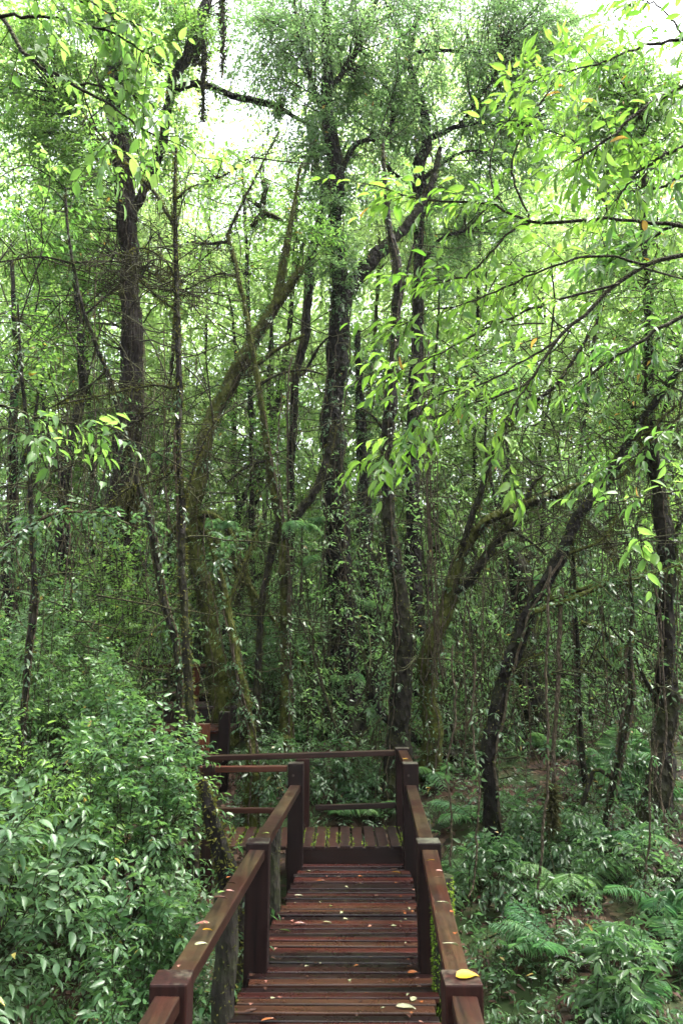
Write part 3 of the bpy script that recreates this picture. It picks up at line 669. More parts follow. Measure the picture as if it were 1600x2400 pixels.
def crown_blob(g, limbs, cx, cy, rx, ry, Y, ryd, nb, ns, lk, nleaf=7, L=.35, base_r=.012, anchor=None, fill=0.0, up=.15, tshift=0.0):
    """branches reaching into an ellipsoid of the place, each carrying leafy twigs"""
    c = Q(cx, cy, Y); s = K / PX(cx * K, cy * K, Y)
    rad = np.array([rx * s, ryd, ry * s])
    u = unit(rng.normal(size=(nb, 3))) * (rng.uniform(0, 1, (nb, 1)) ** .38)
    E = c + u * rad
    allp = np.concatenate([l[:, :3] for l in limbs]) if anchor is None else np.array(anchor).reshape(-1, 3)
    # nearest limb point, biased to lie lower than the end
    d = np.linalg.norm(E[:, None] - allp[None], axis=2) + .6 * np.maximum(allp[None, :, 2] - E[:, None, 2], 0)
    A = allp[np.argmin(d + rng.uniform(0, .5, d.shape), axis=1)]
    dist = np.linalg.norm(E - A, axis=1, keepdims=True)
    Mid = (A + E) / 2 + rng.normal(0, .12, E.shape) * dist + np.array([0, 0, .12]) * dist
    Mid2 = (Mid + E) / 2 + rng.normal(0, .06, E.shape) * dist + np.array([0, 0, .05]) * dist
    t = np.linspace(0, 1, 9)
    path = np.stack([smooth_path(np.stack([A[i], Mid[i], Mid2[i], E[i]]), 9) for i in range(nb)])
    rr = np.minimum(base_r, .006 + .004 * dist) * (1 - .8 * t)[None]
    tubes(g, path, rr, 4, .5, 1)
    # twigs along the outer part
    S = nb * ns
    ti = rng.uniform(.3, 1, (nb, ns)) ** .7 * 8 * .999
    k = ti.astype(int); f = (ti - k)[..., None]
    idx = np.arange(nb)[:, None]
    org = path[idx, k] * (1 - f) + path[idx, np.minimum(k + 1, 8)] * f
    bd = unit(path[idx, np.minimum(k + 1, 8)] - path[idx, np.maximum(k - 1, 0)])
    dr = unit(bd * .7 + rnd_dir(S).reshape(nb, ns, 3) * .95 + [0, 0, up])
    b0 = np.clip(np.repeat(rng.normal(.5 + tshift, .22, nb), ns) + rng.normal(0, .08, S), 0, 1)
    sprays(g, org.reshape(-1, 3), dr.reshape(-1, 3), L, nleaf, lk, b0)

def tree(name, label, trunk, Y, limbs=(), bark='bark', branchbark=None, crowns=(), leafm='fine', moss=0, hang=0, fuzz=0, cat='tree', group=None, sides=18, ground=True, rough=.10, twigs=0, mossmat='moss', fuzzmat='moss', epi=80, crownname='crown', creepers=3):
    tp = px_path(trunk, Y)                                   # first point is the lowest
    tp[:, 3] *= .88
    if ground:
        b = tp[0].copy(); gz = float(G(b[0], b[1]))
        if b[2] > gz: b[2] = gz
        e = b.copy(); e[2] = min(gz, tp[0][2]) - .35; e[3] *= 1.25
        b[3] *= 1.1
        tp = np.vstack([e, b, tp[1:]]) if abs(b[2] - tp[0][2]) < .25 else np.vstack([e, b, tp])
    org = np.array([tp[0][0], tp[0][1], float(G(tp[0][0], tp[0][1])) if ground else tp[0][2]])
    root = thing(name, label, cat, org, group)
    n = max(24, int(np.linalg.norm(np.diff(tp[:, :3], axis=0), axis=1).sum() / .09)); n = min(n, 160)
    sp = smooth_path(tp, n); sp[:, 3] = np.maximum(sp[:, 3], .003)
    sp[1:-1, :3] += (rng.normal(0, 1, (n - 2, 3)) * sp[1:-1, 3:4] * .05)
    o1 = rng.uniform(0, 50); ss = np.linspace(0, n * .09, n)
    for ax_ in (0, 1): sp[:, ax_] += (.5 * vnoise(ss * 1.1 + o1, ss * 0 + ax_ * 7.3) + .22 * vnoise(ss * 3 + o1, ss * 0 + ax_ * 3.1)) * np.minimum(sp[:, 3], .1) * np.clip(ss / .8, 0, 1)
    sp[:, 3] *= 1 + .12 * vnoise(ss * 1.7 + o1, ss * 0 + 11.7)
    if ground: sp[:, 3] *= 1 + .55 * np.exp(-np.maximum(ss - .35, 0) / .22)        # root flare
    g = Geo(); tube(g, sp[:, :3], sp[:, 3], sides, rough, .5, 0, True, .24)
    tr = g.build('trunk', M[bark], root, org)
    paths = [sp]; n_tr = len(sp)
    for lm in limbs:
        Yl = Y; pts = lm
        if isinstance(lm, dict): Yl = lm.get('Y', Y); pts = lm['p']
        lp_ = px_path(pts, Yl); lp_[:, 3] *= .86
        # start the limb inside its parent
        allp = np.concatenate(paths); j = np.argmin(np.linalg.norm(allp[:, :3] - lp_[0][:3], axis=1))
        if np.linalg.norm(allp[j, :3] - lp_[0][:3]) < 1.2: lp_ = np.vstack([[*allp[j, :3], min(lp_[0][3] * 1.1, allp[j, 3])], lp_[1:] if np.linalg.norm(allp[j, :3] - lp_[0][:3]) < .1 else lp_])
        n = min(90, max(12, int(np.linalg.norm(np.diff(lp_[:, :3], axis=0), axis=1).sum() / .07)))
        s2 = smooth_path(lp_, n); s2[:, 3] = np.maximum(s2[:, 3], .003)
        s2[1:-1, :3] += rng.normal(0, 1, (n - 2, 3)) * np.maximum(s2[1:-1, 3:4] * .08, .002)
        g = Geo(); tube(g, s2[:, :3], s2[:, 3], 10, rough, .5, 0, True, .12)
        g.build('branch', M[branchbark or bark], root, org); paths.append(s2)
    if twigs:                                                # bare mossy twigs
        g = Geo(); PT, RD = [], []
        for _ in range(twigs):
            w = paths[rng.integers(len(paths))]; k = rng.integers(len(w) // 4, len(w)); p0 = w[k, :3]
            d = unit(rng.normal(size=3) * [1, .8, .45]); ln = rng.uniform(.3, 1.2)
            q = p0 + d * ln; m = (p0 + q) / 2 + rng.normal(0, .08, 3) * ln + [0, 0, .1 * ln]; m2 = (m + q) / 2 + rng.normal(0, .05, 3) * ln
            pt = smooth_path(np.stack([p0, m, m2, q]), 9); PT.append(pt); RD.append(np.linspace(.0075, .0025, 9) * rng.uniform(.7, 1.3))
            for _ in range(rng.integers(1, 5)):
                kk = rng.integers(2, 8); d2 = unit(unit(pt[kk] - pt[kk - 1]) + rng.normal(0, .7, 3)); l2 = ln * rng.uniform(.25, .6)
                q2 = pt[kk] + d2 * l2; m3 = (pt[kk] + q2) / 2 + rng.normal(0, .1, 3) * l2
                PT.append(smooth_path(np.stack([pt[kk], m3, q2]), 9)); RD.append(np.linspace(.005, .002, 9))
        tubes(g, np.array(PT), np.array(RD), 4, .5, 0)
        for pt in PT[::2]: moss_strands(g, np.hstack([pt, np.full((9, 1), .005)]), 9, (.03, .12), .006, 1)
        g.build('twig_sprays', [M['twig'], M['hangmoss']], root, org)
    if moss or hang or fuzz:
        g = Geo()
        for s2 in paths:
            ln = np.linalg.norm(np.diff(s2[:, :3], axis=0), axis=1).sum()
            if fuzz: moss_fuzz(g, s2, int(fuzz * ln * (60 + 900 * s2[:, 3].mean())), (.015, .045), 1)
            if hang: moss_strands(g, s2, int(hang * ln * 55), (.05, .32), .006, 0)
        g.build('moss', [M['hangmoss'], M[fuzzmat]], root, org)
    if creepers and ground:                                  # climbing stems hugging the trunk
        g = Geo(); pts_c = []
        for _ in range(creepers):
            k0 = rng.integers(1, 6); k1 = int(n_tr * rng.uniform(.5, .95)); idx = np.arange(k0, max(k1, k0 + 8)); idx = idx[idx < n_tr]
            a = rng.uniform(0, 2 * PI) + np.cumsum(rng.normal(0, .10, len(idx))) + rng.choice([-1, 1]) * np.linspace(0, rng.uniform(.3, 3), len(idx))
            c = paths[0][idx]; off = np.stack([np.cos(a), np.sin(a), np.zeros(len(idx))], 1) * (c[:, 3:4] * 1.12 + .006)
            pc = c[:, :3] + off; tube(g, pc, rng.uniform(.005, .014), 6, .15); pts_c.append(pc)
        pc = np.concatenate(pts_c); m_ = len(pc); ii = rng.integers(0, m_, min(90, m_)); d_ = rnd_dir(len(ii)); d_[:, 1] -= .6
        sprays(g, pc[ii], d_, .12, 4, dict(LK['shrubS'], len=.055, tpl='mid'), None, leafmat=1, stemmat=0)
        g.build('creeper', [M['vine'], M['under']], root, org)
    if epi:                                                  # leafy epiphytes clinging to the stem
        g = Geo()
        s2 = paths[0]; n = int(epi); i = rng.integers(2, len(s2) - 1, n); a = rng.uniform(0, 2 * PI, n)
        nr = np.stack([np.cos(a), np.sin(a), np.full(n, .25)], 1)
        org_ = s2[i, :3] + nr * s2[i, 3:4] * .9
        sprays(g, org_, nr + rng.normal(0, .5, (n, 3)), .22, 7, dict(LK['fine'], len=.07, droop=.7), None)
        g.build('foliage', [M['under'], M['twig']], root, org)
    if crowns:
        g = Geo()
        for c in crowns: crown_blob(g, paths, **c)
        g.build(crownname, [M[leafm], M['twig']], root, org)
    return root

def C(cx, cy, rx, ry, Y, ryd, nb, ns, lk='fine', **kw):
    return dict(cx=cx, cy=cy, rx=rx, ry=ry, Y=Y, ryd=ryd, nb=nb, ns=ns, lk=LK[lk] if isinstance(lk, str) else lk, **kw)

# --- large trees, traced in place
tree('tree', 'massive dark brown trunk standing upright behind the thin sapling, forked high up', [(280, 1200, 84), (287, 1040, 68), (303, 900, 57), (306, 750, 54), (300, 600, 50), (288, 450, 56), (276, 330, 50), (268, 200, 40), (262, 40, 30), (258, -150, 22)], 12,
     [[(300, 500, 26), (335, 430, 25), (372, 330, 25), (386, 250, 25), (400, 180, 28), (430, 130, 30), (455, 60, 30), (480, -10, 26), (500, -120, 20)],
      [(400, 215, 20), (418, 200, 19), (440, 192, 18), (480, 199, 17), (540, 222, 16), (590, 232, 17), (640, 248, 14), (680, 270, 11), (722, 292, 6)],
      [(285, 420, 20), (230, 330, 14), (180, 260, 10), (120, 200, 6)]],
     'barkbrown', 'bark', [C(110, 200, 230, 270, 11.5, 1.4, 170, 15, 'whorl', nleaf=7, L=.35), C(320, 60, 160, 130, 11.8, 1.2, 95, 14, 'whorl', nleaf=7, L=.3), C(570, 110, 170, 150, 12, 1.0, 40, 8, 'fine', nleaf=7, L=.4), C(600, 15, 150, 80, 12, .8, 24, 9, 'fine', nleaf=8, L=.4), C(560, 215, 90, 25, 12, .5, 10, 5, 'ovate', nleaf=6, L=.25),
      C(120, 620, 190, 240, 12, 1.3, 90, 14, 'ovate', nleaf=7), C(390, 340, 90, 150, 12.3, .8, 30, 11, 'ovate', nleaf=6)], 'bright', hang=.9, fuzz=.35, sides=26, twigs=34)
tree('tree', 'leaning moss-covered trunk with flaky grey lower bark, beside the far steps', [(506, 1640, 60), (502, 1560, 55), (490, 1480, 50), (470, 1360, 50), (448, 1240, 48), (444, 1150, 46), (462, 1060, 45), (484, 990, 43), (516, 910, 40), (556, 830, 36), (596, 755, 32), (628, 700, 28), (665, 655, 22), (695, 615, 14)], 10.2,
     [[(645, 690, 26), (650, 610, 22), (662, 540, 16), (675, 470, 10), (690, 380, 6)], [(446, 1190, 26), (500, 1250, 20), (560, 1330, 12), (640, 1440, 8), (700, 1530, 6)], [(430, 1180, 30), (408, 1210, 26), (385, 1230, 14)],
      [(560, 860, 14), (640, 800, 10), (700, 770, 6)], [(470, 1180, 22), (520, 1210, 16), (560, 1300, 12), (590, 1420, 9)]],
     'barkmoss', 'barkmoss', [C(690, 520, 110, 140, 10.4, .7, 22, 9, 'fine', nleaf=8, L=.3)], 'bright', hang=2.2, fuzz=4, sides=22, epi=160, twigs=24, creepers=3)
tree('sapling', 'slim straight sapling with lichen-pale stem rising out of the left bushes', [(446, 1790, 27), (442, 1720, 25), (436, 1600, 23), (428, 1450, 21), (424, 1300, 20), (420, 1150, 18), (411, 1050, 17), (410, 900, 15), (406, 700, 14), (404, 540, 12), (402, 440, 9), (404, 340, 6)], 6.6,
     [[(404, 530, 10), (352, 440, 9), (300, 385, 8), (250, 330, 6), (190, 265, 4)], [(405, 470, 7), (440, 430, 5), (520, 400, 4), (590, 350, 3)], [(408, 640, 7), (380, 600, 5), (330, 570, 4), (270, 590, 3)], [(410, 900, 7), (350, 885, 6), (250, 905, 5), (130, 930, 4)],
      [(412, 720, 6), (360, 680, 5), (318, 630, 4)], [(415, 1060, 9), (380, 1095, 7), (300, 1120, 5), (240, 1170, 4)], [(420, 1160, 9), (440, 1090, 7), (470, 1010, 6), (500, 960, 4)]],
     'bark', 'twig', [C(250, 330, 110, 90, 6.6, .5, 8, 6, 'ovate', nleaf=6, L=.2), C(500, 420, 90, 70, 6.6, .4, 6, 5, 'ovate', nleaf=5, L=.2)], 'bright', hang=1.2, fuzz=3.5, epi=14, sides=16, creepers=1, twigs=60, cat='tree')
tree('stump', 'dark moss-furred leaning trunk foot between the shrubs and the left handrail', [(534, 2140, 62), (520, 2050, 52), (500, 1950, 42), (478, 1860, 32), (462, 1790, 20)], 5.0, [], 'barkdark', None, [], 'fine', fuzz=6, hang=2, epi=70, creepers=0, sides=18, cat='tree trunk', rough=.22)
tree('sapling', 'thin leaning sapling with curved stem left of the straight one', [(412, 1600, 17), (398, 1470, 16), (372, 1370, 15), (350, 1220, 14), (320, 1110, 14), (292, 1000, 13), (255, 880, 12), (222, 790, 11), (190, 700, 9), (160, 560, 7), (150, 430, 5)], 7.0,
     [[(250, 860, 6), (190, 900, 5), (110, 940, 4)], [(292, 990, 6), (340, 950, 5), (390, 930, 4)], [(200, 720, 6), (280, 650, 5), (350, 610, 4), (420, 650, 3)], [(165, 600, 6), (90, 590, 5), (-20, 605, 4)], [(160, 610, 6), (250, 600, 5), (320, 612, 5), (400, 660, 3)]],
     'bark', 'twig', [C(110, 500, 120, 120, 7, .6, 10, 7, 'ovate', nleaf=6, L=.28)], 'bright', hang=1.2, fuzz=.5, sides=12, twigs=60)
tree('tree', 'small mossy trunk leaning beside the handrail of the far steps', [(578, 1740, 30), (562, 1620, 28), (548, 1530, 25), (528, 1430, 22), (505, 1320, 18), (480, 1230, 13)], 8.4, [[(520, 1400, 12), (560, 1300, 8), (600, 1200, 5)]], 'barkmoss', None, [C(520, 1270, 70, 60, 8.4, .5, 6, 6, 'ovate', nleaf=6, L=.22)], 'under', hang=.8, fuzz=2.4, sides=14)
tree('tree', 'slender mossy trunk that forks into a V with dark bare upper twigs', [(655, 1590, 28), (655, 1500, 25), (654, 1400, 24), (650, 1290, 26), (642, 1200, 24), (630, 1110, 20), (618, 1040, 17), (604, 940, 15), (585, 845, 14), (570, 760, 12), (556, 680, 11), (538, 600, 10), (522, 540, 9)], 9.6,
     [[(648, 1240, 28), (668, 1200, 26), (705, 1155, 25), (735, 1100, 22), (752, 1040, 18), (770, 970, 12)], [(644, 1200, 22), (628, 1250, 22), (612, 1330, 20), (600, 1410, 19), (592, 1560, 20), (588, 1640, 22)], [(520, 545, 8), (545, 490, 7), (575, 430, 6), (605, 370, 4), (640, 300, 3)], [(522, 560, 8), (480, 560, 7), (430, 555, 5)],
      [(600, 890, 9), (640, 860, 7), (700, 850, 6), (745, 862, 4)], [(618, 1050, 9), (570, 1070, 7), (520, 1110, 5)], [(545, 640, 6), (500, 630, 5), (440, 660, 3)]],
     'barkmoss', 'bark', [C(520, 470, 110, 70, 9.6, .5, 6, 5, 'ovate', nleaf=5, L=.25), C(500, 620, 90, 80, 9.6, .5, 6, 6, 'fine', nleaf=6, L=.25)], 'bright', hang=2.2, fuzz=2.2, sides=16, twigs=34)
tree('tree', 'thin black sinuous trunk just left of the thickest ivy-clad one', [(668, 1180, 16), (668, 1050, 18), (682, 900, 21), (690, 830, 21), (701, 750, 23), (708, 660, 22), (716, 590, 22), (733, 510, 20), (742, 440, 14), (728, 380, 10), (712, 320, 8), (700, 240, 5)], 12.5,
     [[(733, 510, 10), (705, 540, 9), (680, 620, 8)], [(742, 430, 8), (770, 380, 6), (800, 320, 4)], [(696, 860, 8), (730, 800, 7), (760, 770, 4)]], 'barkdark', None, [C(700, 400, 90, 130, 12.5, .8, 12, 8, 'fine', nleaf=8, L=.3)], 'fine', hang=1.4, fuzz=.8, twigs=20)
tree('tree', 'thickest centre trunk, dark and ivy-clad with a heavy limb arching off to one side', [(792, 1680, 84), (788, 1560, 74), (784, 1400, 64), (776, 1200, 60), (769, 1000, 55), (772, 850, 52), (778, 720, 50), (772, 560, 44), (768, 420, 36), (762, 300, 30), (752, 180, 24), (746, 40, 18), (742, -120, 14)], 11,
     [[(786, 700, 40), (808, 655, 38), (838, 620, 36), (872, 578, 34), (905, 548, 30), (945, 505, 24), (985, 440, 18), (1010, 340, 12)], [(768, 430, 16), (810, 340, 13), (850, 320, 11), (885, 330, 9)], [(762, 300, 16), (720, 200, 12), (690, 100, 9), (670, -30, 6)], [(757, 220, 14), (810, 130, 11), (850, 40, 8), (880, -60, 6)], [(775, 620, 12), (735, 560, 10), (700, 540, 7)]],
     'barkdark', 'bark', [C(770, 110, 270, 210, 11, 1.9, 150, 13, 'fine', nleaf=9, L=.55), C(760, 350, 120, 160, 11, .9, 44, 12, 'fine', nleaf=9, L=.32), C(770, 560, 60, 150, 10.7, .45, 24, 10, 'fine', nleaf=8, L=.28),
      C(860, 250, 130, 140, 11.5, 1.0, 36, 12, 'fine', nleaf=9, L=.35), C(640, 50, 110, 110, 11, .9, 26, 10, 'fine', nleaf=8, L=.32)], 'fine', hang=1.2, fuzz=1.2, sides=28, rough=.2, epi=700, twigs=50, creepers=5)
tree('tree', 'dark ivy-wrapped trunk close against the thickest one on its far side', [(853, 1640, 56), (850, 1540, 50), (848, 1440, 46), (850, 1320, 42), (842, 1210, 38), (832, 1100, 30), (826, 980, 24), (824, 860, 18), (822, 760, 12)], 11.7, [[(850, 1330, 16), (880, 1250, 12), (895, 1180, 8)]], 'barkdark', None, [C(840, 900, 70, 140, 11.7, .6, 14, 9, 'fine', nleaf=8, L=.3)], 'under', hang=.8, fuzz=1.6, epi=240, sides=20, rough=.16)
tree('tree', 'slender dark trunk bending gently, its foot behind the right corner post of the landing', [(914, 1740, 60), (922, 1640, 52), (925, 1560, 48), (917, 1420, 42), (905, 1300, 38), (893, 1160, 33), (893, 1020, 29), (901, 870, 27), (911, 720, 23), (915, 650, 22), (905, 580, 22), (893, 520, 16), (884, 420, 11), (880, 330, 8)], 9.0,
     [[(912, 720, 10), (930, 640, 8), (950, 560, 6)], [(893, 1010, 10), (860, 960, 7), (820, 930, 4)]], 'bark', None, [C(900, 420, 60, 60, 9, .5, 8, 7, 'fine', nleaf=7, L=.25)], 'fine', hang=.9, fuzz=1.6, sides=18, twigs=14, epi=90)
tree('tree', 'tall black trunk with several candelabra limbs spreading against the sky', [(976, 1640, 58), (966, 1500, 48), (950, 1300, 42), (945, 1150, 38), (948, 1000, 34), (956, 850, 31), (960, 700, 28), (962, 580, 27), (966, 460, 28), (964, 390, 30), (978, 345, 28), (984, 315, 26), (976, 255, 22), (958, 205, 18), (944, 160, 16), (938, 120, 15), (952, 60, 16), (966, 0, 13), (975, -90, 10)], 12,
     [[(966, 450, 22), (940, 420, 14), (905, 400, 10), (883, 370, 16), (880, 340, 15), (893, 310, 14), (903, 270, 13), (900, 220, 13), (915, 175, 13), (935, 145, 12)],
      [(984, 318, 16), (1015, 305, 14), (1050, 290, 12), (1100, 283, 10), (1150, 286, 8), (1195, 288, 6)], [(938, 130, 10), (970, 118, 9), (1040, 117, 8), (1110, 125, 5)], [(903, 240, 9), (880, 190, 8), (850, 165, 6), (810, 148, 5), (770, 145, 4)], [(893, 330, 9), (850, 300, 7), (810, 270, 5), (795, 240, 4)],
      [(944, 170, 8), (925, 90, 7), (890, 20, 5), (870, -60, 4)], [(1050, 292, 7), (1090, 240, 6), (1130, 180, 5), (1150, 110, 4)], [(970, 420, 12), (1010, 380, 9), (1060, 350, 7), (1110, 345, 5)], [(963, 620, 12), (1010, 550, 9), (1070, 530, 7)], [(810, 148, 4), (820, 80, 4), (815, 0, 3)]],
     'barkdark', 'barkdark', [C(1030, 100, 290, 190, 12, 1.9, 160, 13, 'fine', nleaf=9, L=.55), C(1250, 170, 230, 210, 12.5, 1.7, 175, 13, 'fine', nleaf=9, L=.55), C(1120, 420, 190, 150, 12.5, 1.2, 80, 13, 'fine', nleaf=9, L=.35), C(920, 300, 100, 120, 12, .7, 40, 11, 'fine', nleaf=8, L=.3), C(1000, 620, 90, 140, 12.3, .8, 24, 10, 'fine', nleaf=8)], 'fine', hang=.7, fuzz=.5, sides=20, twigs=50)
tree('tree', 'dark trunk leaning strongly towards the upper edge of the picture, beyond the ferns', [(1126, 1740, 42), (1140, 1650, 38), (1160, 1570, 37), (1190, 1480, 40), (1226, 1390, 38), (1288, 1292, 31), (1325, 1190, 27), (1385, 1105, 27), (1445, 1005, 24), (1500, 925, 20), (1568, 835, 16), (1660, 700, 12)], 7.7,
     [[(1226, 1395, 16), (1290, 1370, 12), (1360, 1345, 10), (1440, 1325, 7), (1568, 1300, 4)], [(1390, 1100, 12), (1440, 1080, 10), (1520, 960, 8), (1600, 900, 5)], [(1440, 1010, 10), (1470, 1000, 8), (1568, 960, 5)], [(1160, 1570, 9), (1200, 1520, 6), (1250, 1500, 4)], [(1300, 1275, 10), (1380, 1240, 7), (1420, 1180, 4)]],
     'barkdark', 'barkmoss', [C(1500, 760, 150, 160, 7.8, .8, 26, 9, 'finer', nleaf=7, L=.35), C(1430, 960, 120, 110, 7.9, .7, 16, 8, 'finer', nleaf=7, L=.3)], 'bright', hang=1.6, fuzz=2.2, sides=18, twigs=44, epi=110)
tree('tree', 'mossy crooked tree whose long limb arches over like a bow', [(985, 1600, 46), (1000, 1470, 42), (1022, 1390, 38), (1040, 1320, 34), (1062, 1262, 28), (1095, 1220, 27), (1135, 1188, 26), (1200, 1163, 24), (1260, 1140, 20), (1330, 1115, 16), (1395, 1095, 10)], 9.3,
     [[(1045, 1300, 20), (1075, 1210, 18), (1100, 1140, 16), (1125, 1060, 15), (1152, 985, 14), (1200, 940, 13), (1270, 890, 11), (1320, 820, 9), (1370, 740, 6)], [(1040, 1360, 24), (1080, 1330, 26), (1120, 1270, 26), (1150, 1230, 22), (1190, 1190, 12)], [(1150, 1190, 10), (1180, 1220, 9), (1225, 1250, 6), (1280, 1300, 4)], [(1200, 1165, 12), (1225, 1110, 10), (1250, 1090, 5)], [(1262, 1140, 8), (1330, 1180, 6), (1400, 1250, 5), (1440, 1330, 3)]],
     'barkmoss', 'bark', [C(1150, 880, 130, 130, 9.4, .8, 14, 8, 'fine', nleaf=8, L=.3)], 'fine', hang=3, fuzz=2.2, sides=16, twigs=34)
tree('stump', 'broken mossy stump-like trunk with ferns on top under the bow-shaped limb', [(1225, 1640, 60), (1215, 1520, 58), (1205, 1420, 62), (1195, 1340, 70), (1185, 1290, 60), (1175, 1250, 34)], 10.5, [[(1200, 1290, 22), (1225, 1270, 18), (1250, 1262, 10)]], 'bark', None, [], 'fern', hang=1.5, fuzz=2.4, epi=50, cat='tree trunk')
tree('tree', 'stout upright mossy trunk flanked by hanging roots near the picture edge', [(1498, 1900, 74), (1510, 1800, 60), (1520, 1680, 52), (1530, 1520, 47), (1528, 1360, 44), (1518, 1220, 40), (1505, 1120, 34), (1494, 1000, 28), (1490, 860, 22), (1486, 700, 16), (1480, 560, 12), (1474, 400, 9), (1468, 240, 5)], 8.0,
     [[(1526, 1300, 14), (1560, 1200, 10), (1620, 1100, 7)], [(1505, 1120, 14), (1470, 1020, 10), (1450, 930, 7)], [(1496, 1010, 12), (1540, 900, 8), (1570, 800, 6)], [(1520, 1650, 12), (1480, 1560, 10), (1450, 1500, 8), (1400, 1440, 5)]],
     'bark', 'bark', [C(1480, 620, 120, 130, 8, .8, 30, 9, 'finer', nleaf=7, L=.32), C(1440, 280, 190, 220, 8.3, 1.2, 130, 12, 'finer', nleaf=7, L=.32), C(1540, 1180, 60, 160, 8.1, .5, 14, 8, 'finer', nleaf=6, L=.28)], 'bright', hang=1.6, fuzz=1.4, sides=20, twigs=36, epi=160, creepers=4)
tree('sapling', 'crooked thin stem with a side fork touching the ground right of the ferns', [(1398, 1880, 20), (1415, 1780, 18), (1428, 1690, 17), (1443, 1600, 16), (1440, 1520, 12), (1450, 1420, 9), (1445, 1300, 6)], 7.3, [[(1405, 1800, 10), (1365, 1770, 11), (1335, 1850, 12)], [(1440, 1545, 7), (1400, 1530, 6), (1370, 1490, 5)]], 'bark', None, [C(1440, 1360, 60, 90, 7.3, .4, 6, 6, 'shrubS', nleaf=6, L=.22)], 'under', hang=.8, fuzz=1.5, sides=10)
tree('sapling', 'straight thin mossy stem left of the crooked forked one', [(1348, 1830, 15), (1336, 1740, 14), (1330, 1640, 12), (1326, 1500, 12), (1318, 1380, 9), (1312, 1200, 6)], 8.4, [[(1328, 1560, 5), (1360, 1500, 4), (1385, 1440, 3)]], 'bark', None, [C(1320, 1260, 60, 110, 8.4, .4, 7, 6, 'shrubS', nleaf=6, L=.22)], 'under', hang=.6, fuzz=1.2, sides=10)
tree('tree', 'slender dark stem rising through bright leaves on the far left edge', [(20, 1460, 34), (16, 1300, 30), (22, 1150, 26), (30, 980, 20), (36, 800, 14), (30, 600, 9)], 10.5, [[(24, 1120, 12), (70, 1010, 9), (90, 900, 6)]], 'barkdark', None, [C(70, 780, 110, 160, 10.5, .9, 26, 9, 'ovate', nleaf=7)], 'bright', hang=1.2, fuzz=.8)
tree('tree', 'dark stem with drooping moss behind the leaning sapling', [(150, 1430, 36), (146, 1250, 32), (150, 1100, 28), (180, 950, 26), (190, 860, 24), (185, 740, 18), (172, 620, 12)], 11.4, [[(150, 1100, 12), (110, 990, 9), (95, 880, 6)]], 'barkdark', None, [C(150, 800, 120, 150, 11.4, .8, 24, 9, 'ovate', nleaf=7)], 'bright', hang=1.8, fuzz=.6)
tree('sapling', 'thin grey-green stem nearest the left border', [(74, 1440, 15), (76, 1300, 14), (72, 1150, 12), (66, 1000, 10), (50, 850, 8), (42, 700, 5)], 6.6, [[(72, 1120, 6), (110, 1080, 5), (170, 1040, 3)]], 'bark', 'twig', [C(60, 820, 80, 100, 6.6, .4, 6, 6, 'ovate', nleaf=6, L=.25)], 'bright', hang=.8, fuzz=.8, sides=10, twigs=14)
tree('sapling', 'twiggy mossy branchling curving over the left bushes', [(-60, 1330, 14), (30, 1240, 11), (100, 1190, 9), (160, 1176, 8), (240, 1182, 7), (310, 1210, 4)], 5.6, [[(150, 1178, 4), (190, 1230, 3), (260, 1270, 2)]], 'vine', 'vine', [], 'bright', hang=.4, fuzz=.3, sides=8, cat='branch', ground=False)
print('main trees ok')

# --- slim trees of the middle distance, one by one
mid_lab = ['slim mossy tree behind the far steps', 'slim dark tree between the V-forked trunk and the black sinuous one', 'slim tree glimpsed between the thickest trunk and the slender bending one', 'slim tree behind the candelabra-limbed trunk',
           'slim tree beyond the bow-shaped mossy limb', 'slim tree in the bright gap above the bow-shaped limb', 'slim tree beyond the leaning dark trunk', 'slim tree behind the stout mossy trunk at the picture edge', 'slim tree at the far right among bright leaves',
           'slim tree beyond the massive brown trunk', 'slim tree left of the massive brown trunk', 'slim tree far behind the left bushes', 'slim tree in the bright clearing above the moss-covered leaning trunk', 'slim pale tree behind the V fork', 'slim tree behind hanging roots in the centre']
mx_ = [(395, 14), (600, 15), (838, 16), (1010, 14), (1090, 15), (1150, 18), (1290, 14), (1460, 15), (1560, 13), (340, 16), (215, 15), (100, 16), (480, 19), (630, 18), (1000, 18)]
for i, (x, Y) in enumerate(mx_):
    w = rng.uniform(11, 24) * 12 / Y; lean = rng.normal(0, 50); yb = 1640 - (Y - 12) * 18
    tr = [(x, yb, w), (x + lean * .2 + rng.normal(0, 8), yb - 250, w * .9), (x + lean * .6 + rng.normal(0, 10), yb - 600, w * .7), (x + lean + rng.normal(0, 12), yb - 950, w * .5), (x + lean * 1.3, yb - 1200, w * .25)]
    lm = []
    for _ in range(4):
        k = rng.integers(1, 4); a = tr[k]; sx = rng.choice([-1, 1]); l = rng.uniform(60, 150)
        lm.append([(a[0], a[1], w * .4), (a[0] + sx * l * .5, a[1] - l * .5, w * .28), (a[0] + sx * l, a[1] - l * rng.uniform(.7, 1.3), w * .12)])
    open_gap = x in (480,)
    cr = [C(x + lean * .6, yb - 600, 160, 260, Y, 1.5, 46 if not open_gap else 14, 12, 'mid', nleaf=8, L=.5), C(x + lean, yb - 1050, 180, 200, Y, 1.5, 50 if not open_gap else 8, 12, 'mid', nleaf=8, L=.5), C(x, yb - 260, 120, 190, Y, 1.2, 12, 9, 'mid', nleaf=7, L=.45)]
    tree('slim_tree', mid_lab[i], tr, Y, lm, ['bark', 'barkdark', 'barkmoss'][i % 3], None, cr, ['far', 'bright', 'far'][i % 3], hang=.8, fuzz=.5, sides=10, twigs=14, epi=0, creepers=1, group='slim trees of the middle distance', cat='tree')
print('mid trees ok')

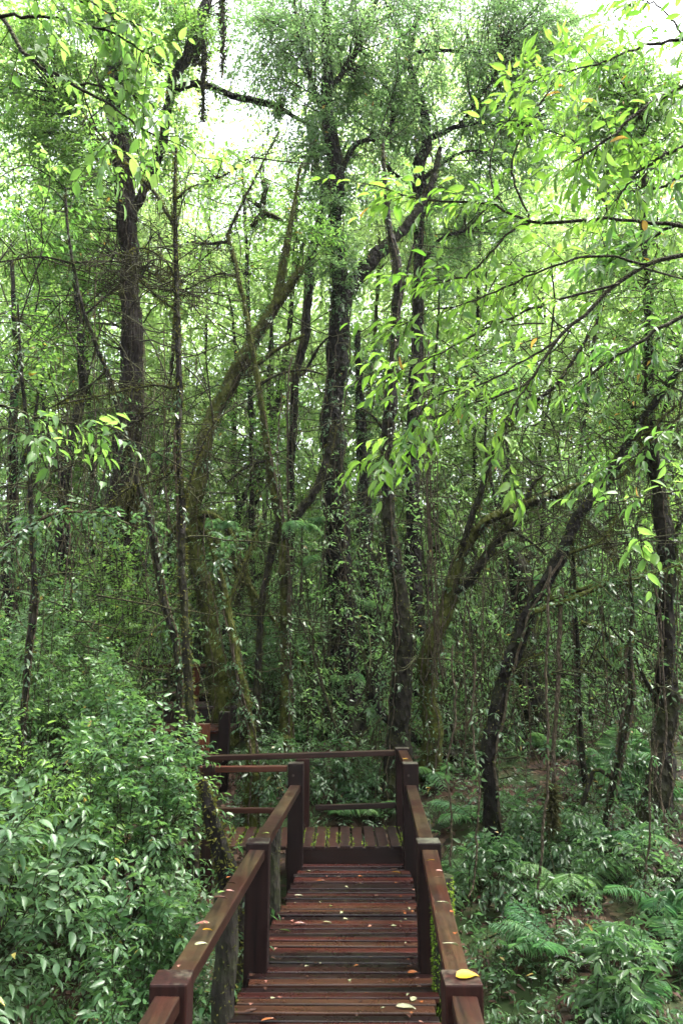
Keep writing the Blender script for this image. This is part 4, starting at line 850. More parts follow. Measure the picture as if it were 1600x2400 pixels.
# ------------------------------------------------------------------ the wood beyond, one mass
def far_forest():
    g = Geo(); N = 8000
    px = rng.uniform(-420, 1980, N * 3); Y = 15 + 30 * rng.uniform(0, 1, N * 3) ** 1.2
    py = np.where(rng.uniform(size=N * 3) < .4, rng.uniform(550, 1450, N * 3), rng.uniform(-60, 1700, N * 3))
    keep = np.ones(N * 3, bool)
    gap = ((px > 480) & (px < 720) & (py < 300)) | ((px > 1380) & (py < 250)) | ((px > 720) & (px < 1380) & (py < 60))
    keep &= ~gap
    thin = (px > 470) & (px < 740) & (py < 620)
    keep &= ~(thin & (rng.uniform(size=N * 3) < .55))
    px, py, Y = px[keep][:N], py[keep][:N], Y[keep][:N]
    c = np.array([P(a, b, y) for a, b, y in zip(px, py, Y)])
    gz = G(c[:, 0], c[:, 1]); ok = c[:, 2] > gz + .3
    c = c[ok]; Y = Y[ok]; n = len(c)
    m = 10
    u = unit(rng.normal(size=(n, m, 3))) * (rng.uniform(0, 1, (n, m, 1)) ** .4) * np.array([1.1, 1.1, .6])
    org = (c[:, None] + u).reshape(-1, 3)
    dr = (u + rng.normal(0, .4, u.shape) + [0, 0, .1]).reshape(-1, 3)
    tone = np.clip(np.repeat(rng.normal(.5, .25, n), m) , 0, 1)
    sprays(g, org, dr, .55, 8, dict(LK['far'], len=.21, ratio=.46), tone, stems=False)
    # stems of the mass
    T = 80; x = rng.uniform(-14, 14, T); y = rng.uniform(14, 34, T); h = rng.uniform(4, 13, T); s = np.linspace(0, 1, 9)
    gz = G(x, y)
    wob = np.cumsum(rng.normal(0, .12, (T, 9, 2)), axis=1) + rng.normal(0, .8, (T, 1, 2)) * s[None, :, None]
    pts = np.stack([x[:, None] + wob[..., 0], y[:, None] + wob[..., 1], gz[:, None] - .3 + h[:, None] * s[None]], -1)
    tubes(g, pts, rng.uniform(.03, .13, (T, 1)) * (1 - .75 * s)[None], 6, .5, 1)
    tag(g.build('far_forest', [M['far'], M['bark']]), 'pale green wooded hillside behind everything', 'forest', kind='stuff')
far_forest()

# ------------------------------------------------------------------ leafy boughs near the lens
def bough(name, label, stems, leafm, barkm, lk, shoots, L, nleaf, cat='branch', spread=.12, base_tint=None, minfrac=.15):
    """stems: list of (pts with (x,y,w[,Y]), Y, n shoots)"""
    first = px_path(stems[0][0], stems[0][1]); org = first[0, :3]
    root = thing(name, label, cat, org)
    g2 = Geo()
    for pts, Y, ns in stems:
        ns = int(ns * (1.15 if lk['ratio'] < .4 else .9))
        pp = smooth_path(px_path(pts, Y), 26); pp[:, 3] = np.maximum(pp[:, 3], .002)
        pp[1:-1, :3] += rng.normal(0, .006, (24, 3))
        g = Geo(); tube(g, pp[:, :3], pp[:, 3], 8, .08); moss_strands(g, pp, 10, (.02, .07), .004)
        g.build('stem', M[barkm], root, org)
        i = (minfrac + (1 - minfrac) * rng.uniform(0, 1, ns) ** .8) * 24.99; k = i.astype(int)
        o = pp[k, :3]; tn = unit(pp[np.minimum(k + 1, 25), :3] - pp[np.maximum(k - 1, 0), :3])
        d = tn * .8 + rnd_dir(ns) * .75; d[:, 2] += .05
        sprays(g2, o, d, L, nleaf, lk, base_tint if base_tint is None else np.clip(rng.normal(base_tint, .2, ns), 0, 1))
        sprays(g2, pp[-1:, :3], tn[-1:] if ns == 0 else unit(pp[-1:, :3] - pp[-3:-2, :3]), L * .9, nleaf, lk, np.array([.6]))
    g2.build('foliage', [M[leafm], M['twig']], root, org)
    return root

def ph(pts): return [(p[0] / K, p[1] / K, *p[2:]) for p in pts]   # photo pixels -> view units
bough('overhanging_bough', 'leaning bare-stemmed bough with lime lance-shaped leaves dipping towards the centre', [
    (ph([(1680, 560, 14), (1600, 600, 12), (1520, 620, 11), (1450, 660, 10), (1380, 725, 9), (1300, 800, 8), (1239, 897, 7), (1150, 930, 5), (1096, 948, 5), (978, 999, 4), (902, 1045, 3)]), 5.2, 34),
    (ph([(1450, 665, 7), (1320, 700, 6), (1200, 740, 5), (1080, 800, 4), (980, 850, 3), (900, 870, 2)]), 5.0, 26),
    (ph([(1300, 800, 6), (1220, 850, 5), (1130, 900, 4), (1020, 930, 3), (960, 1010, 2), (880, 1075, 2)]), 4.8, 20),
    (ph([(1239, 897, 5), (1200, 960, 4), (1180, 1040, 3), (1200, 1120, 2)]), 4.9, 7),
    (ph([(1520, 620, 7), (1400, 600, 6), (1250, 640, 5), (1120, 700, 4), (1010, 730, 3), (930, 770, 2)]), 4.7, 26)], 'lime', 'twig', LK['lance'], 0, .34, 6, base_tint=.6)
bough('overhanging_bough', 'gently rising bough with lance-shaped leaves crossing in front of the candelabra-limbed trunk', [
    (ph([(1700, 540, 12), (1600, 530, 10), (1432, 513, 8), (1340, 520, 8), (1244, 518, 7), (1190, 500, 6), (1157, 478, 6), (1080, 472, 5), (968, 466, 4), (900, 440, 3), (850, 430, 2)]), 4.8, 34),
    (ph([(1244, 518, 6), (1188, 551, 5), (1116, 628, 5), (1050, 658, 4), (980, 650, 2)]), 4.8, 14),
    (ph([(1240, 515, 5), (1200, 400, 5), (1230, 300, 4), (1290, 200, 3), (1330, 140, 2)]), 5.0, 16),
    (ph([(1190, 500, 4), (1150, 430, 4), (1160, 330, 3), (1215, 240, 2), (1225, 165, 2)]), 4.9, 12),
    (ph([(1432, 513, 5), (1380, 400, 4), (1340, 330, 3), (1260, 300, 2)]), 5.0, 14)], 'lime', 'twig', LK['lance'], 0, .32, 6, base_tint=.55)
bough('overhanging_bough', 'high corner bough of long drooping lance leaves against the white sky', [
    (ph([(1720, 150, 12), (1600, 200, 10), (1500, 260, 8), (1420, 330, 6), (1340, 380, 4)]), 4.2, 20),
    (ph([(1720, 60, 10), (1600, 90, 8), (1500, 110, 6), (1400, 150, 4), (1310, 170, 3), (1240, 190, 2)]), 4.4, 22),
    (ph([(1700, 300, 9), (1600, 340, 8), (1500, 400, 6), (1440, 470, 4)]), 4.4, 18),
    (ph([(1600, 90, 6), (1560, 30, 4), (1500, 0, 3), (1430, 40, 2)]), 4.6, 6)], 'lime', 'twig', LK['lance'], 0, .32, 6, base_tint=.4)
bough('overhanging_bough', 'dark glossy-leaved bough hanging at the picture edge below the lime ones', [
    (ph([(1720, 700, 14), (1600, 740, 11), (1500, 800, 8), (1420, 850, 6), (1350, 900, 4)]), 5.6, 26),
    (ph([(1700, 480, 10), (1600, 520, 8), (1520, 560, 6), (1450, 600, 4), (1380, 640, 2)]), 5.4, 26),
    (ph([(1680, 950, 10), (1600, 980, 8), (1540, 1030, 6), (1470, 1080, 4), (1410, 1110, 2)]), 5.6, 14),
    (ph([(1700, 380, 10), (1620, 400, 8), (1540, 440, 6), (1470, 450, 4)]), 5.4, 18)], 'bright', 'twig', dict(LK['lance'], len=.135), 0, .32, 6, base_tint=.2)
bough('overhanging_bough', 'bough of broad oval leaves reaching down from the top corner, with yellowing ones', [
    (ph([(-120, -40, 12), (0, 40, 10), (60, 125, 9), (160, 195, 8), (250, 240, 6), (330, 300, 4), (400, 330, 3)]), 3.7, 16),
    (ph([(0, 40, 8), (110, 40, 7), (220, 60, 6), (320, 110, 4), (380, 160, 3)]), 3.6, 24),
    (ph([(-60, -60, 8), (90, -20, 6), (190, 0, 5), (270, 30, 3), (330, 60, 2)]), 3.5, 20),
    (ph([(160, 195, 6), (220, 200, 5), (290, 215, 4), (350, 240, 2)]), 3.7, 14),
    (ph([(250, 240, 4), (260, 300, 3), (250, 350, 2)]), 3.8, 5), (ph([(400, 330, 3), (440, 360, 2), (480, 370, 2)]), 3.9, 2)], 'bright', 'twig', LK['bigov'], 0, .26, 6, base_tint=.6)
bough('overhanging_bough', 'small low bough with soft oval leaves at the left border above the bushes', [
    (ph([(-80, 930, 8), (0, 950, 7), (80, 975, 6), (160, 990, 4), (225, 1000, 3), (280, 1030, 2)]), 4.4, 16),
    (ph([(-60, 1010, 6), (30, 1010, 5), (110, 1030, 3), (170, 1060, 2)]), 4.3, 9)], 'bright', 'twig', dict(LK['bigov'], len=.095), 0, .24, 5, base_tint=.5)
bough('overhanging_bough', 'thin bough with a few pale oval leaves low at the picture edge', [
    (ph([(1700, 1130, 6), (1600, 1150, 5), (1520, 1160, 4), (1430, 1175, 3), (1370, 1170, 2)]), 4.2, 6), (ph([(1520, 1160, 4), (1490, 1220, 3), (1500, 1270, 2)]), 4.2, 4)], 'bright', 'twig', dict(LK['bigov'], len=.115), 0, .2, 4, base_tint=.6)

# ------------------------------------------------------------------ left-hand shrubs and other leafy plants
def shrub(label, x, y, h, w, nst, nsp, lk, leafm='shrub', name='shrub', L=.24, nleaf=8, group=None, lean=(0, 0), cat='shrub', z0=None, tint=None):
    gz = float(G(x, y)) if z0 is None else z0
    root = thing(name, label, cat, (x, y, gz), group); org = np.array([x, y, gz])
    g = Geo(); gl = Geo(); t = np.linspace(0, 1, 10)
    PT = []
    for _ in range(nst):
        a = rng.uniform(0, 2 * PI); rr = w * math.sqrt(rng.uniform(.02, 1)); hh = h * (1 - .45 * (rr / w) ** 2) * rng.uniform(.75, 1.05)
        e = org + [math.cos(a) * rr + lean[0], math.sin(a) * rr + lean[1], hh]
        b = org + [rng.normal(0, .08), rng.normal(0, .08), -.15]
        m = b * .45 + e * .55 + [rng.normal(0, .06), rng.normal(0, .06), .18 * hh]
        PT.append(smooth_path(np.stack([b, m, e]), 10))
    PT = np.array(PT)
    tubes(g, PT, (.006 + .004 * rng.uniform(size=(nst, 1))) * (1 - .7 * t)[None], 5)
    nsp = int(nsp * 1.7); S = nst * nsp
    ti = (rng.uniform(.22, 1, (nst, nsp)) ** .65) * 9 * .999; k = ti.astype(int); f = (ti - k)[..., None]; ix = np.arange(nst)[:, None]
    o = PT[ix, k] * (1 - f) + PT[ix, np.minimum(k + 1, 9)] * f
    out = o - (org + [0, 0, h * .3]); out = unit(out)
    d = unit(out * .8 + rnd_dir(S).reshape(nst, nsp, 3) * .75 + [0, 0, .12])
    b0 = np.clip(rng.normal(.45 if tint is None else tint, .2, S), 0, 1)
    sprays(gl, o.reshape(-1, 3), d.reshape(-1, 3), L, nleaf, lk, b0)
    g.build('stem', M['stem'], root, org)
    gl.build('foliage', [M[leafm], M['stem']], root, org)
    return root
shrub('front-most leafy shrub filling the bottom corner beside the handrail, biggest leaves', -1.2, 2.35, 1.32, .52, 16, 7, dict(LK['shrub'], len=.125, hang=.5), 'pshrub', L=.3)
shrub('broad-leaved shrub at the left border behind the front-most shrub', -1.55, 3.05, 1.8, .7, 22, 9, dict(LK['shrub'], len=.12, hang=.55), 'pshrub', L=.3, tint=.5)
shrub('small-leaved shrub overhanging the left handrail and the dark hollow', -1.02, 4.3, 1.15, .38, 16, 7, dict(LK['shrubS'], len=.07), L=.22, tint=.3)
shrub('dense bushy shrub behind the dark hollow, touching the walkway rail', -1.15, 4.9, 1.45, .6, 28, 10, LK['shrubS'], L=.24)
shrub('tall spreading shrub at the left border, its top half brighter', -2.2, 4.4, 2.1, .8, 28, 10, dict(LK['shrub'], len=.10), 'pshrub', L=.28, tint=.65)
shrub('mid-height shrub in front of the side walkway rails', -1.55, 6.1, 2.05, .62, 34, 11, LK['shrubS'], L=.25, tint=.6)
shrub('leafy shrub masking the outer end of the side walkway', -2.0, 6.6, 2.05, .5, 30, 10, LK['shrubS'], L=.25, tint=.65)
shrub('large rounded shrub left of the side walkway', -2.5, 5.9, 2.0, .85, 38, 11, dict(LK['shrubS'], ratio=.34), 'bright', L=.28, tint=.6)
shrub('bright-topped shrub that half hides the far steps', -2.8, 7.9, 2.3, .65, 34, 11, LK['shrubS'], L=.28, tint=.75)
shrub('shrub behind the rounded one, below the leaning saplings', -3.6, 7.4, 2.5, 1.0, 40, 11, LK['shrubS'], L=.3, tint=.7)
shrub('bright shrub under the massive brown trunk', -3.4, 9.4, 2.2, 1.0, 36, 11, dict(LK['shrubS'], tpl='mid'), L=.3, tint=.8)
shrub('shrub far left beyond the others, in brighter light', -5.0, 9.0, 2.6, 1.1, 40, 11, dict(LK['shrubS'], tpl='mid'), L=.3, tint=.8)
shrub('tall leafy thicket shrub before the massive brown trunk', -2.9, 10.2, 3.3, .9, 40, 11, dict(LK['shrubS'], tpl='mid'), 'bright', L=.3, tint=.7)
shrub('tall leafy shrub at the left border under the slender dark stem', -4.6, 8.2, 3.4, .9, 44, 11, dict(LK['shrubS'], tpl='mid'), 'bright', L=.3, tint=.7)
shrub('twiggy green shrub between the far steps and the V-forked trunk', -.95, 10.3, 1.9, .6, 26, 8, dict(LK['shrubS'], tpl='mid'), 'under', L=.28, tint=.5)
shrub('low shrub with lance leaves right of the landing corner', 1.25, 6.9, .6, .4, 14, 6, LK['shrubS'], 'under', L=.22)
shrub('low dark shrub below the leaning dark trunk', 1.75, 7.5, .65, .5, 18, 6, LK['shrubS'], 'under', L=.22)
shrub('low leafy shrub beside the right handrail near the front', 1.0, 4.3, .38, .25, 7, 5, LK['shrubS'], 'under', L=.2, tint=.4)
shrub('low leafy shrub with drooping lance leaves in the middle of the fern bank', 1.75, 5.2, .5, .35, 9, 5, dict(LK['shrub'], len=.11, ratio=.28), 'under', L=.24, tint=.6)
shrub('broad-leaved low plant among ferns right of the bank centre', 2.15, 5.35, .36, .3, 8, 5, dict(LK['shrub'], len=.09), 'under', L=.2, tint=.6)
shrub('bright whorled herb by the red leaf litter at the picture edge', 2.85, 5.9, .35, .25, 8, 6, dict(LK['whorl'], len=.11, ratio=.25), 'bright', L=.16, tint=.7)
shrub('wide leafy mound under the stout mossy trunk', 2.55, 6.7, .5, .55, 18, 6, LK['shrubS'], 'under', L=.22, tint=.6)
shrub('small-leaved tangle in the nearest right corner', 1.3, 3.9, .35, .4, 12, 6, dict(LK['shrubS'], len=.05), 'under', L=.22, tint=.2)
shrub('dark little shrub behind the landing railing', -.05, 9.1, .6, .5, 18, 7, LK['shrubS'], 'under', L=.2, tint=.4)
shrub('tufty green shrub by the mossy trunk beyond the landing', -.75, 9.0, .8, .5, 20, 7, dict(LK['shrubS'], ratio=.22), 'under', L=.2, tint=.7)

# ------------------------------------------------------------------ ferns, each frond a part
def frond(g, base, az, L, rise, arch, npin=19, mw=.24, tint=.5):
    s = np.linspace(0, 1, npin + 3)
    d = np.array([math.cos(az), math.sin(az), 0.]); 
    c = base + d * (L * s)[:, None] * math.cos(rise) * (1 - .15 * s)[:, None] + np.array([0, 0, 1.]) * (L * (math.sin(rise) * s - arch * s ** 2))[:, None]
    tubes(g, c[None], np.linspace(.004, .0012, len(s))[None], 4, .4, 1)
    side = np.array([-d[1], d[0], 0.])
    idx = np.arange(2, len(s)); T = unit(np.gradient(c, axis=0))[idx]
    env = np.sin(np.clip((s[idx] - .02) / .98, 0, 1) ** .7 * PI) ** .7 * mw * L + .01
    for sg in (-1, 1):
        ax = unit(side * sg + T * .45 + [0, 0, -.25]); up = np.cross(ax, T) * sg; up = up * np.sign(up[:, 2:3])
        o = c[idx]; a2 = unit(ax + rng.normal(0, .09, ax.shape))
        leaves(g, o, a2, up + rng.normal(0, .12, up.shape), env * rng.uniform(.82, 1.08, len(idx)), .12 + .03 * rng.uniform(size=len(idx)), 'lance', np.clip(tint + rng.normal(0, .12, len(idx)), 0, 1), 0)
        m = 7; q = (np.arange(m) + .8) / (m + .6)                 # lobes along each pinna
        oo = o[:, None] + a2[:, None] * (env[:, None] * q[None])[..., None] - np.array([0, 0, 1.]) * (env[:, None] * .26 * q[None] ** 2)[..., None]
        for s2 in (-1, 1):
            a3 = unit(a2[:, None] * .75 + s2 * T[:, None] * np.ones((1, m, 1)) + rng.normal(0, .08, oo.shape))
            ln = env[:, None] * .125 * (1.1 - q[None] * .75) * rng.uniform(.7, 1.15, (len(idx), m))
            leaves(g, oo.reshape(-1, 3), a3.reshape(-1, 3), np.repeat(up, m, 0), ln.ravel(), .5, 'low', np.clip(tint + rng.normal(0, .1, ln.size), 0, 1), 0)

def fern(label, x, y, n, L, rise=.75, arch=.55, z0=None, az0=None, spread=2 * PI, group=None, tint=.5, dz=0):
    gz = (float(G(x, y)) if z0 is None else z0) + dz
    root = thing('fern', label, 'fern', (x, y, gz), group); org = np.array([x, y, gz])
    for k in range(n):
        g = Geo(); az = (az0 if az0 is not None else rng.uniform(0, 2 * PI)) + (k / n - .5) * spread + rng.normal(0, .2)
        frond(g, org + rng.normal(0, .02, 3) * [1, 1, .3], az, L * rng.uniform(.75, 1.15), rise * rng.uniform(.7, 1.2), arch * rng.uniform(.8, 1.25), tint=float(np.clip(tint + rng.normal(0, .15), 0, 1)))
        g.build('frond', [M['fern'], M['stem']], root, org)
def at(px, py, Y): return P(px, py, Y)
def fern_px(label, px, py, n, L, **kw):
    # foot of the fern: where the sight line meets the floor
    best = None
    for Y in np.linspace(2.5, 25, 400):
        p = P(px, py, Y)
        if p[2] <= float(G(p[0], p[1])): best = p; break
    if best is None: return
    fern(label, float(best[0]), float(best[1]), n, L, **kw)
fern_px('large near fern with flat tiered fronds in the bottom corner', 1440, 2410, 8, .55, rise=.75, arch=.4, dz=.04, tint=.6)
fern_px('hanging bright fern close beside the right handrail', 1090, 2080, 9, .70, rise=1.0, arch=.75, tint=.8)
fern_px('pale yellowish arching fern in the centre of the bank', 1330, 2090, 9, .85, rise=.85, arch=.6, tint=1.0)
fern_px('spreading fern right behind the pale yellowish one', 1425, 1985, 9, .95, rise=.8, arch=.55, tint=.6)
fern_px('dark fern at the right edge of the bank, near the lens', 1600, 2260, 9, .85, rise=.9, arch=.5, tint=.5)
fern_px('low fern in front of the bank with lacy spread fronds', 1310, 2280, 9, .68, rise=.6, arch=.3, dz=.12, tint=.5)
fern_px('big bluish fern standing left of the stout mossy trunk', 1440, 1830, 11, 1.15, rise=1.0, arch=.6, tint=.55)
fern_px('bluish fern just below the big one by the forked sapling', 1490, 1900, 8, .85, rise=.8, arch=.6, tint=.4)
fern_px('small fern above the right corner post of the landing', 1000, 1830, 8, .65, rise=.8, arch=.6, tint=.6)
fern_px('fern behind the landing lower rail', 860, 1910, 8, .75, rise=.8, arch=.5, tint=.7)
fern_px('broad fern above the near right corner, touching the picture edge', 1560, 2130, 10, .85, rise=.8, arch=.5, tint=.5)
fern_px('mid-bank fern between the yellowish fern and the handrail', 1200, 2010, 9, .8, rise=.8, arch=.5, tint=.5)
fern_px('fern beside the dangling leafy vine right of the handrail', 1110, 1930, 8, .7, rise=.9, arch=.55, tint=.6)
fern_px('flat fern seen through the landing railing', 790, 1915, 6, .5, rise=.5, arch=.3, tint=.5)
fern_px('fern at the foot of the thickest trunk', 740, 1740, 8, .7, rise=.9, arch=.5, tint=.6)
fern_px('tall pale fern growing left of the thickest trunk', 715, 1580, 9, .95, rise=1.1, arch=.6, tint=.8)
fern_px('fern on the slope left of the slender bending trunk', 850, 1700, 7, .6, rise=.9, arch=.6, tint=.6)
fern_px('fern below the bow-shaped limb on the slope', 1240, 1600, 9, .9, rise=.9, arch=.6, tint=.4)
fern_px('fern patch plant right of the leaning dark trunk base', 1290, 1760, 8, .6, rise=.8, arch=.5, tint=.6)
for lab, x, y, Y, az, n in (('fern growing out of the thickest trunk at mid height', 735, 1290, 10.7, PI, 6), ('fern tuft above it on the same thickest trunk', 745, 1200, 10.8, PI * 1.1, 5), ('fern sprouting from the ivy-wrapped trunk', 850, 1390, 11.3, PI * 1.4, 6), ('fern crowning the broken mossy stump', 1190, 1262, 10.2, PI * 1.5, 8), ('fern perched on the stump side', 1245, 1330, 10.2, -.4, 6),
                             ('fern clinging to the V-forked trunk', 670, 1215, 9.5, -.5, 5), ('strap fern rosette on the moss-covered leaning trunk', 510, 1215, 10, -.6, 7), ('fern in the crook of the massive brown trunk', 372, 1060, 11.5, -.8, 6), ('fern low on the thickest trunk over the landing', 800, 1560, 10.6, PI * 1.5, 6)):
    p = Q(x, y, Y); fern(lab, float(p[0]), float(p[1]), max(4, n - 2), .55, rise=.75, arch=.8, z0=float(p[2]), az0=az, spread=2.4, tint=.7)

# ------------------------------------------------------------------ undergrowth and litter nobody could count
def undergrowth():
    g = Geo()
    n = 21000
    y = 3.4 + 17 * rng.uniform(0, 1, n) ** 1.35; x = rng.uniform(-1, 1, n) * (1.2 + .62 * y)
    ok = ~((np.abs(x - midx(y)) < .75) & (y < 8.2)) & ~((x > -2.6) & (x < .6) & (y > 6.9) & (y < 8.1)) & ~((x > -2.5) & (x < -1.2) & (y > 8) & (y < 12.7))
    dens = vnoise(x * .9 + 5, y * .9) + .5 * vnoise(x * 2.3, y * 2.3 + 7)
    ok &= (dens > -.10) | (rng.uniform(size=n) < .2)
    x, y = x[ok], y[ok]; n = len(x)
    h = rng.uniform(.04, .30, n) * (1 + .5 * vnoise(x, y))
    b = np.stack([x, y, G(x, y)], 1)
    top = b + np.stack([rng.normal(0, .06, n), rng.normal(0, .06, n), h], 1)
    tubes(g, np.stack([b - [0, 0, .03], (b + top) / 2 + rng.normal(0, .012, (n, 3)), top], 1), np.array([[.0028, .0022, .0012]]) * np.ones((n, 1)), 3, .5, 1)
    for f in (1., .6):
        o = b * (1 - f) + top * f
        d = rnd_dir(n, up=.35)
        sprays(g, o, d, .14, 6, dict(LK['shrubS'], len=.062, tpl='mid', ratio=.38), np.clip(.45 + .3 * vnoise(x * 1.4, y * 1.4 + 20) + rng.normal(0, .12, n), 0, 1), stems=False)
    tag(g.build('undergrowth', [M['under'], M['stem']]), 'leafy green ground plants covering the forest floor', 'undergrowth', kind='stuff')
undergrowth()

def understorey():
    """thin leafy stems filling the shade between the trunks"""
    g = Geo(); n = 1200
    y = rng.uniform(9.5, 17, n); x = rng.uniform(-1, 1, n) * (.55 * y + .5)
    ok = ~((x > -2.6) & (x < -1.0) & (y < 12.8))
    x, y = x[ok], y[ok]; n = len(x); gz = G(x, y); h = rng.uniform(.8, 4.6, n)
    s = np.linspace(0, 1, 8); wob = np.cumsum(rng.normal(0, .085, (n, 8, 2)), axis=1) + rng.normal(0, .6, (n, 1, 2)) * s[None, :, None] ** 1.5
    pt = np.stack([x[:, None] + wob[..., 0], y[:, None] + wob[..., 1], gz[:, None] - .1 + h[:, None] * s[None]], -1)
    tubes(g, pt, rng.uniform(.006, .018, (n, 1)) * (1 - .7 * s)[None], 4, .5, 1)
    m = 13; ti = rng.uniform(.15, 1, (n, m)) * 7 * .999; k = ti.astype(int); f = (ti - k)[..., None]; ix = np.arange(n)[:, None]
    o = pt[ix, k] * (1 - f) + pt[ix, np.minimum(k + 1, 7)] * f
    tn = np.clip(np.repeat(rng.normal(.45, .2, n), m), 0, 1)
    sprays(g, o.reshape(-1, 3), rnd_dir(n * m, up=.15), .38, 8, dict(LK['mid'], len=.085), tn, stems=False)
    q = 2300; y = rng.uniform(7.2, 15, q); x = rng.uniform(-1, 1, q) * (.5 * y + .5); ok = ~((np.abs(x) < 1.6) & (y < 9)); x, y = x[ok], y[ok]; q = len(x)
    b = np.stack([x, y, G(x, y) + rng.uniform(.2, 6, q) ** 1.0], 1); d = rnd_dir(q) * [1, 1, .7]; ln = rng.uniform(.4, 1.8, (q, 1))
    t7 = np.linspace(0, 1, 7)[None, :, None]; bend = rng.normal(0, .35, (q, 1, 3)) * ln[:, None]
    pt = b[:, None] + d[:, None] * ln[:, None] * t7 + bend * t7 * (1 - t7) + np.cumsum(rng.normal(0, .025, (q, 7, 3)), axis=1) - np.array([0, 0, .25]) * t7 ** 2
    tubes(g, pt, rng.uniform(.004, .012, (q, 1)) * np.linspace(1, .35, 7)[None], 4, .5, 1)
    q = 320; y = rng.uniform(6.5, 15, q); x = rng.uniform(-1, 1, q) * (.5 * y + .5); ok = ~((np.abs(x) < 1.8) & (y < 9)); x, y = x[ok], y[ok]; q = len(x)
    top = G(x, y) + rng.uniform(1, 5, q); low = np.maximum(G(x, y) - .05, top - rng.uniform(.8, 4, q)); t9 = np.linspace(0, 1, 9)[None]
    pt = np.stack([x[:, None] + np.cumsum(rng.normal(0, .03, (q, 9)), 1), y[:, None] + np.cumsum(rng.normal(0, .03, (q, 9)), 1), top[:, None] * (1 - t9) + low[:, None] * t9], -1)
    tubes(g, pt, rng.uniform(.002, .005, (q, 1)) * np.ones((1, 9)), 3, .5, 1)
    tag(g.build('understorey_foliage', [M['mid'], M['twig']]), 'thin leafy stems crowding the shade between the trunks', 'undergrowth', kind='stuff')
understorey()

def litter():
    g = Geo(); n = 26000
    y = 3.0 + 16 * rng.uniform(0, 1, n) ** 1.5; x = rng.uniform(-1, 1, n) * (1.2 + .6 * y)
    b = np.stack([x, y, G(x, y) + rng.uniform(.004, .03, n)], 1)
    up = np.stack([rng.normal(0, .4, n), rng.normal(0, .4, n), np.ones(n)], 1)
    d = rnd_dir(n); d[:, 2] *= .25
    leaves(g, b, d, up, rng.uniform(.04, .11, n), rng.uniform(.3, .5, n), 'mid', rng.uniform(0, 1, n))
    q = 900; y = 3.2 + 13 * rng.uniform(0, 1, q) ** 1.3; x = rng.uniform(-1, 1, q) * (1.2 + .6 * y); a = rng.uniform(0, 2 * PI, q); L = rng.uniform(.1, .7, q)
    t5 = np.linspace(-.5, .5, 5)[None]; px_ = x[:, None] + np.cos(a)[:, None] * L[:, None] * t5 + np.cumsum(rng.normal(0, .012, (q, 5)), 1); py_ = y[:, None] + np.sin(a)[:, None] * L[:, None] * t5 + np.cumsum(rng.normal(0, .012, (q, 5)), 1)
    tubes(g, np.stack([px_, py_, G(px_, py_) + .012], -1), rng.uniform(.003, .011, (q, 1)) * np.linspace(1, .5, 5)[None], 4, .5, 1)
    tag(g.build('leaf_litter', [M['brownleaf'], M['twig']]), 'brown fallen leaves covering the forest floor', 'leaf litter', kind='stuff')
litter()

# ------------------------------------------------------------------ hanging roots, vines, moss curtains
def vine(label, pts, Y, r, group=None, name='hanging_vine', mat='vine', leafy=0, strands=40, twist=.02):
    pp = smooth_path(px_path([(a, b, 4) for a, b in pts], Y), 40); pp[:, 3] = r
    pp[1:-1, :3] += np.cumsum(rng.normal(0, .006, (38, 3)), axis=0) * [1, 1, 0]
    org = pp[0, :3]; g = Geo(); tube(g, pp[:, :3], pp[:, 3], 6, .15)
    moss_strands(g, pp, strands, (.03, .12), .005, 1)
    if leafy:
        i = rng.integers(2, 38, leafy); sprays(g, pp[i, :3], rnd_dir(leafy, down=.2), .16, 5, dict(LK['shrubS'], len=.06), None, leafmat=2, stemmat=0)
    o = g.build(name, [M[mat], M['hangmoss'], M['under']], None, org)
    return tag(o, label, 'vine', group)
vg = 'tan roots hanging in a bundle'
for i in range(9):
    dx = rng.normal(0, 13)
    vine('tan hanging root in the bundle right of the slender bending trunk', [(978 + dx, 800 + rng.uniform(-60, 60)), (985 + dx * .7, 1000), (992 + dx * .6 + rng.normal(0, 6), 1200), (1000 + dx * .8, 1400 + rng.uniform(-60, 60)), (1008 + dx + rng.normal(0, 10), 1560)], 8.9, rng.uniform(.004, .009), vg)
vine('long leafy vine hanging through the middle of the fern bank', [(1262, 1300), (1258, 1500), (1270, 1700), (1262, 1850), (1252, 2030), (1240, 2150)], 6.6, .011, leafy=10, strands=120)
vine('thick moss-tufted vine just right of the leafy one', [(1290, 1350), (1285, 1500), (1272, 1620), (1262, 1760), (1268, 1900)], 7.4, .02, strands=260)
vine('leafy vine dangling at the right of the handrail', [(1090, 1500), (1085, 1650), (1098, 1800), (1088, 1950), (1075, 2060)], 6.4, .008, leafy=12, strands=90)
vine('vine with few leaves straight above the hanging bright fern', [(1040, 1480), (1044, 1640), (1030, 1780), (1040, 1900), (1034, 1990)], 6.8, .008, leafy=4, strands=90)
vine('vine twined along the front of the stout mossy trunk', [(1490, 1250), (1496, 1450), (1500, 1640), (1492, 1800), (1520, 1960)], 7.5, .011, leafy=6, strands=80)
vine('pale slanting vine leaving the stout trunk near its foot', [(1510, 1700), (1516, 1790), (1540, 1880), (1568, 1960)], 7.5, .012, strands=30)
vine('leafy creeper hanging to the ground at the far right', [(1500, 1700), (1498, 1800), (1500, 1950), (1494, 2060)], 6.2, .008, leafy=14, strands=40)
vine('slim bare vine between the forked sapling and the straight one', [(1385, 1200), (1378, 1400), (1384, 1560), (1372, 1700)], 7.9, .006)
vine('slim vine left of the leaning dark trunk foot', [(1072, 1380), (1066, 1500), (1072, 1640), (1060, 1760)], 8, .007)
vine('slim vine just beyond the leaning dark trunk foot', [(1205, 1400), (1200, 1560), (1212, 1700), (1205, 1830)], 8.2, .006)
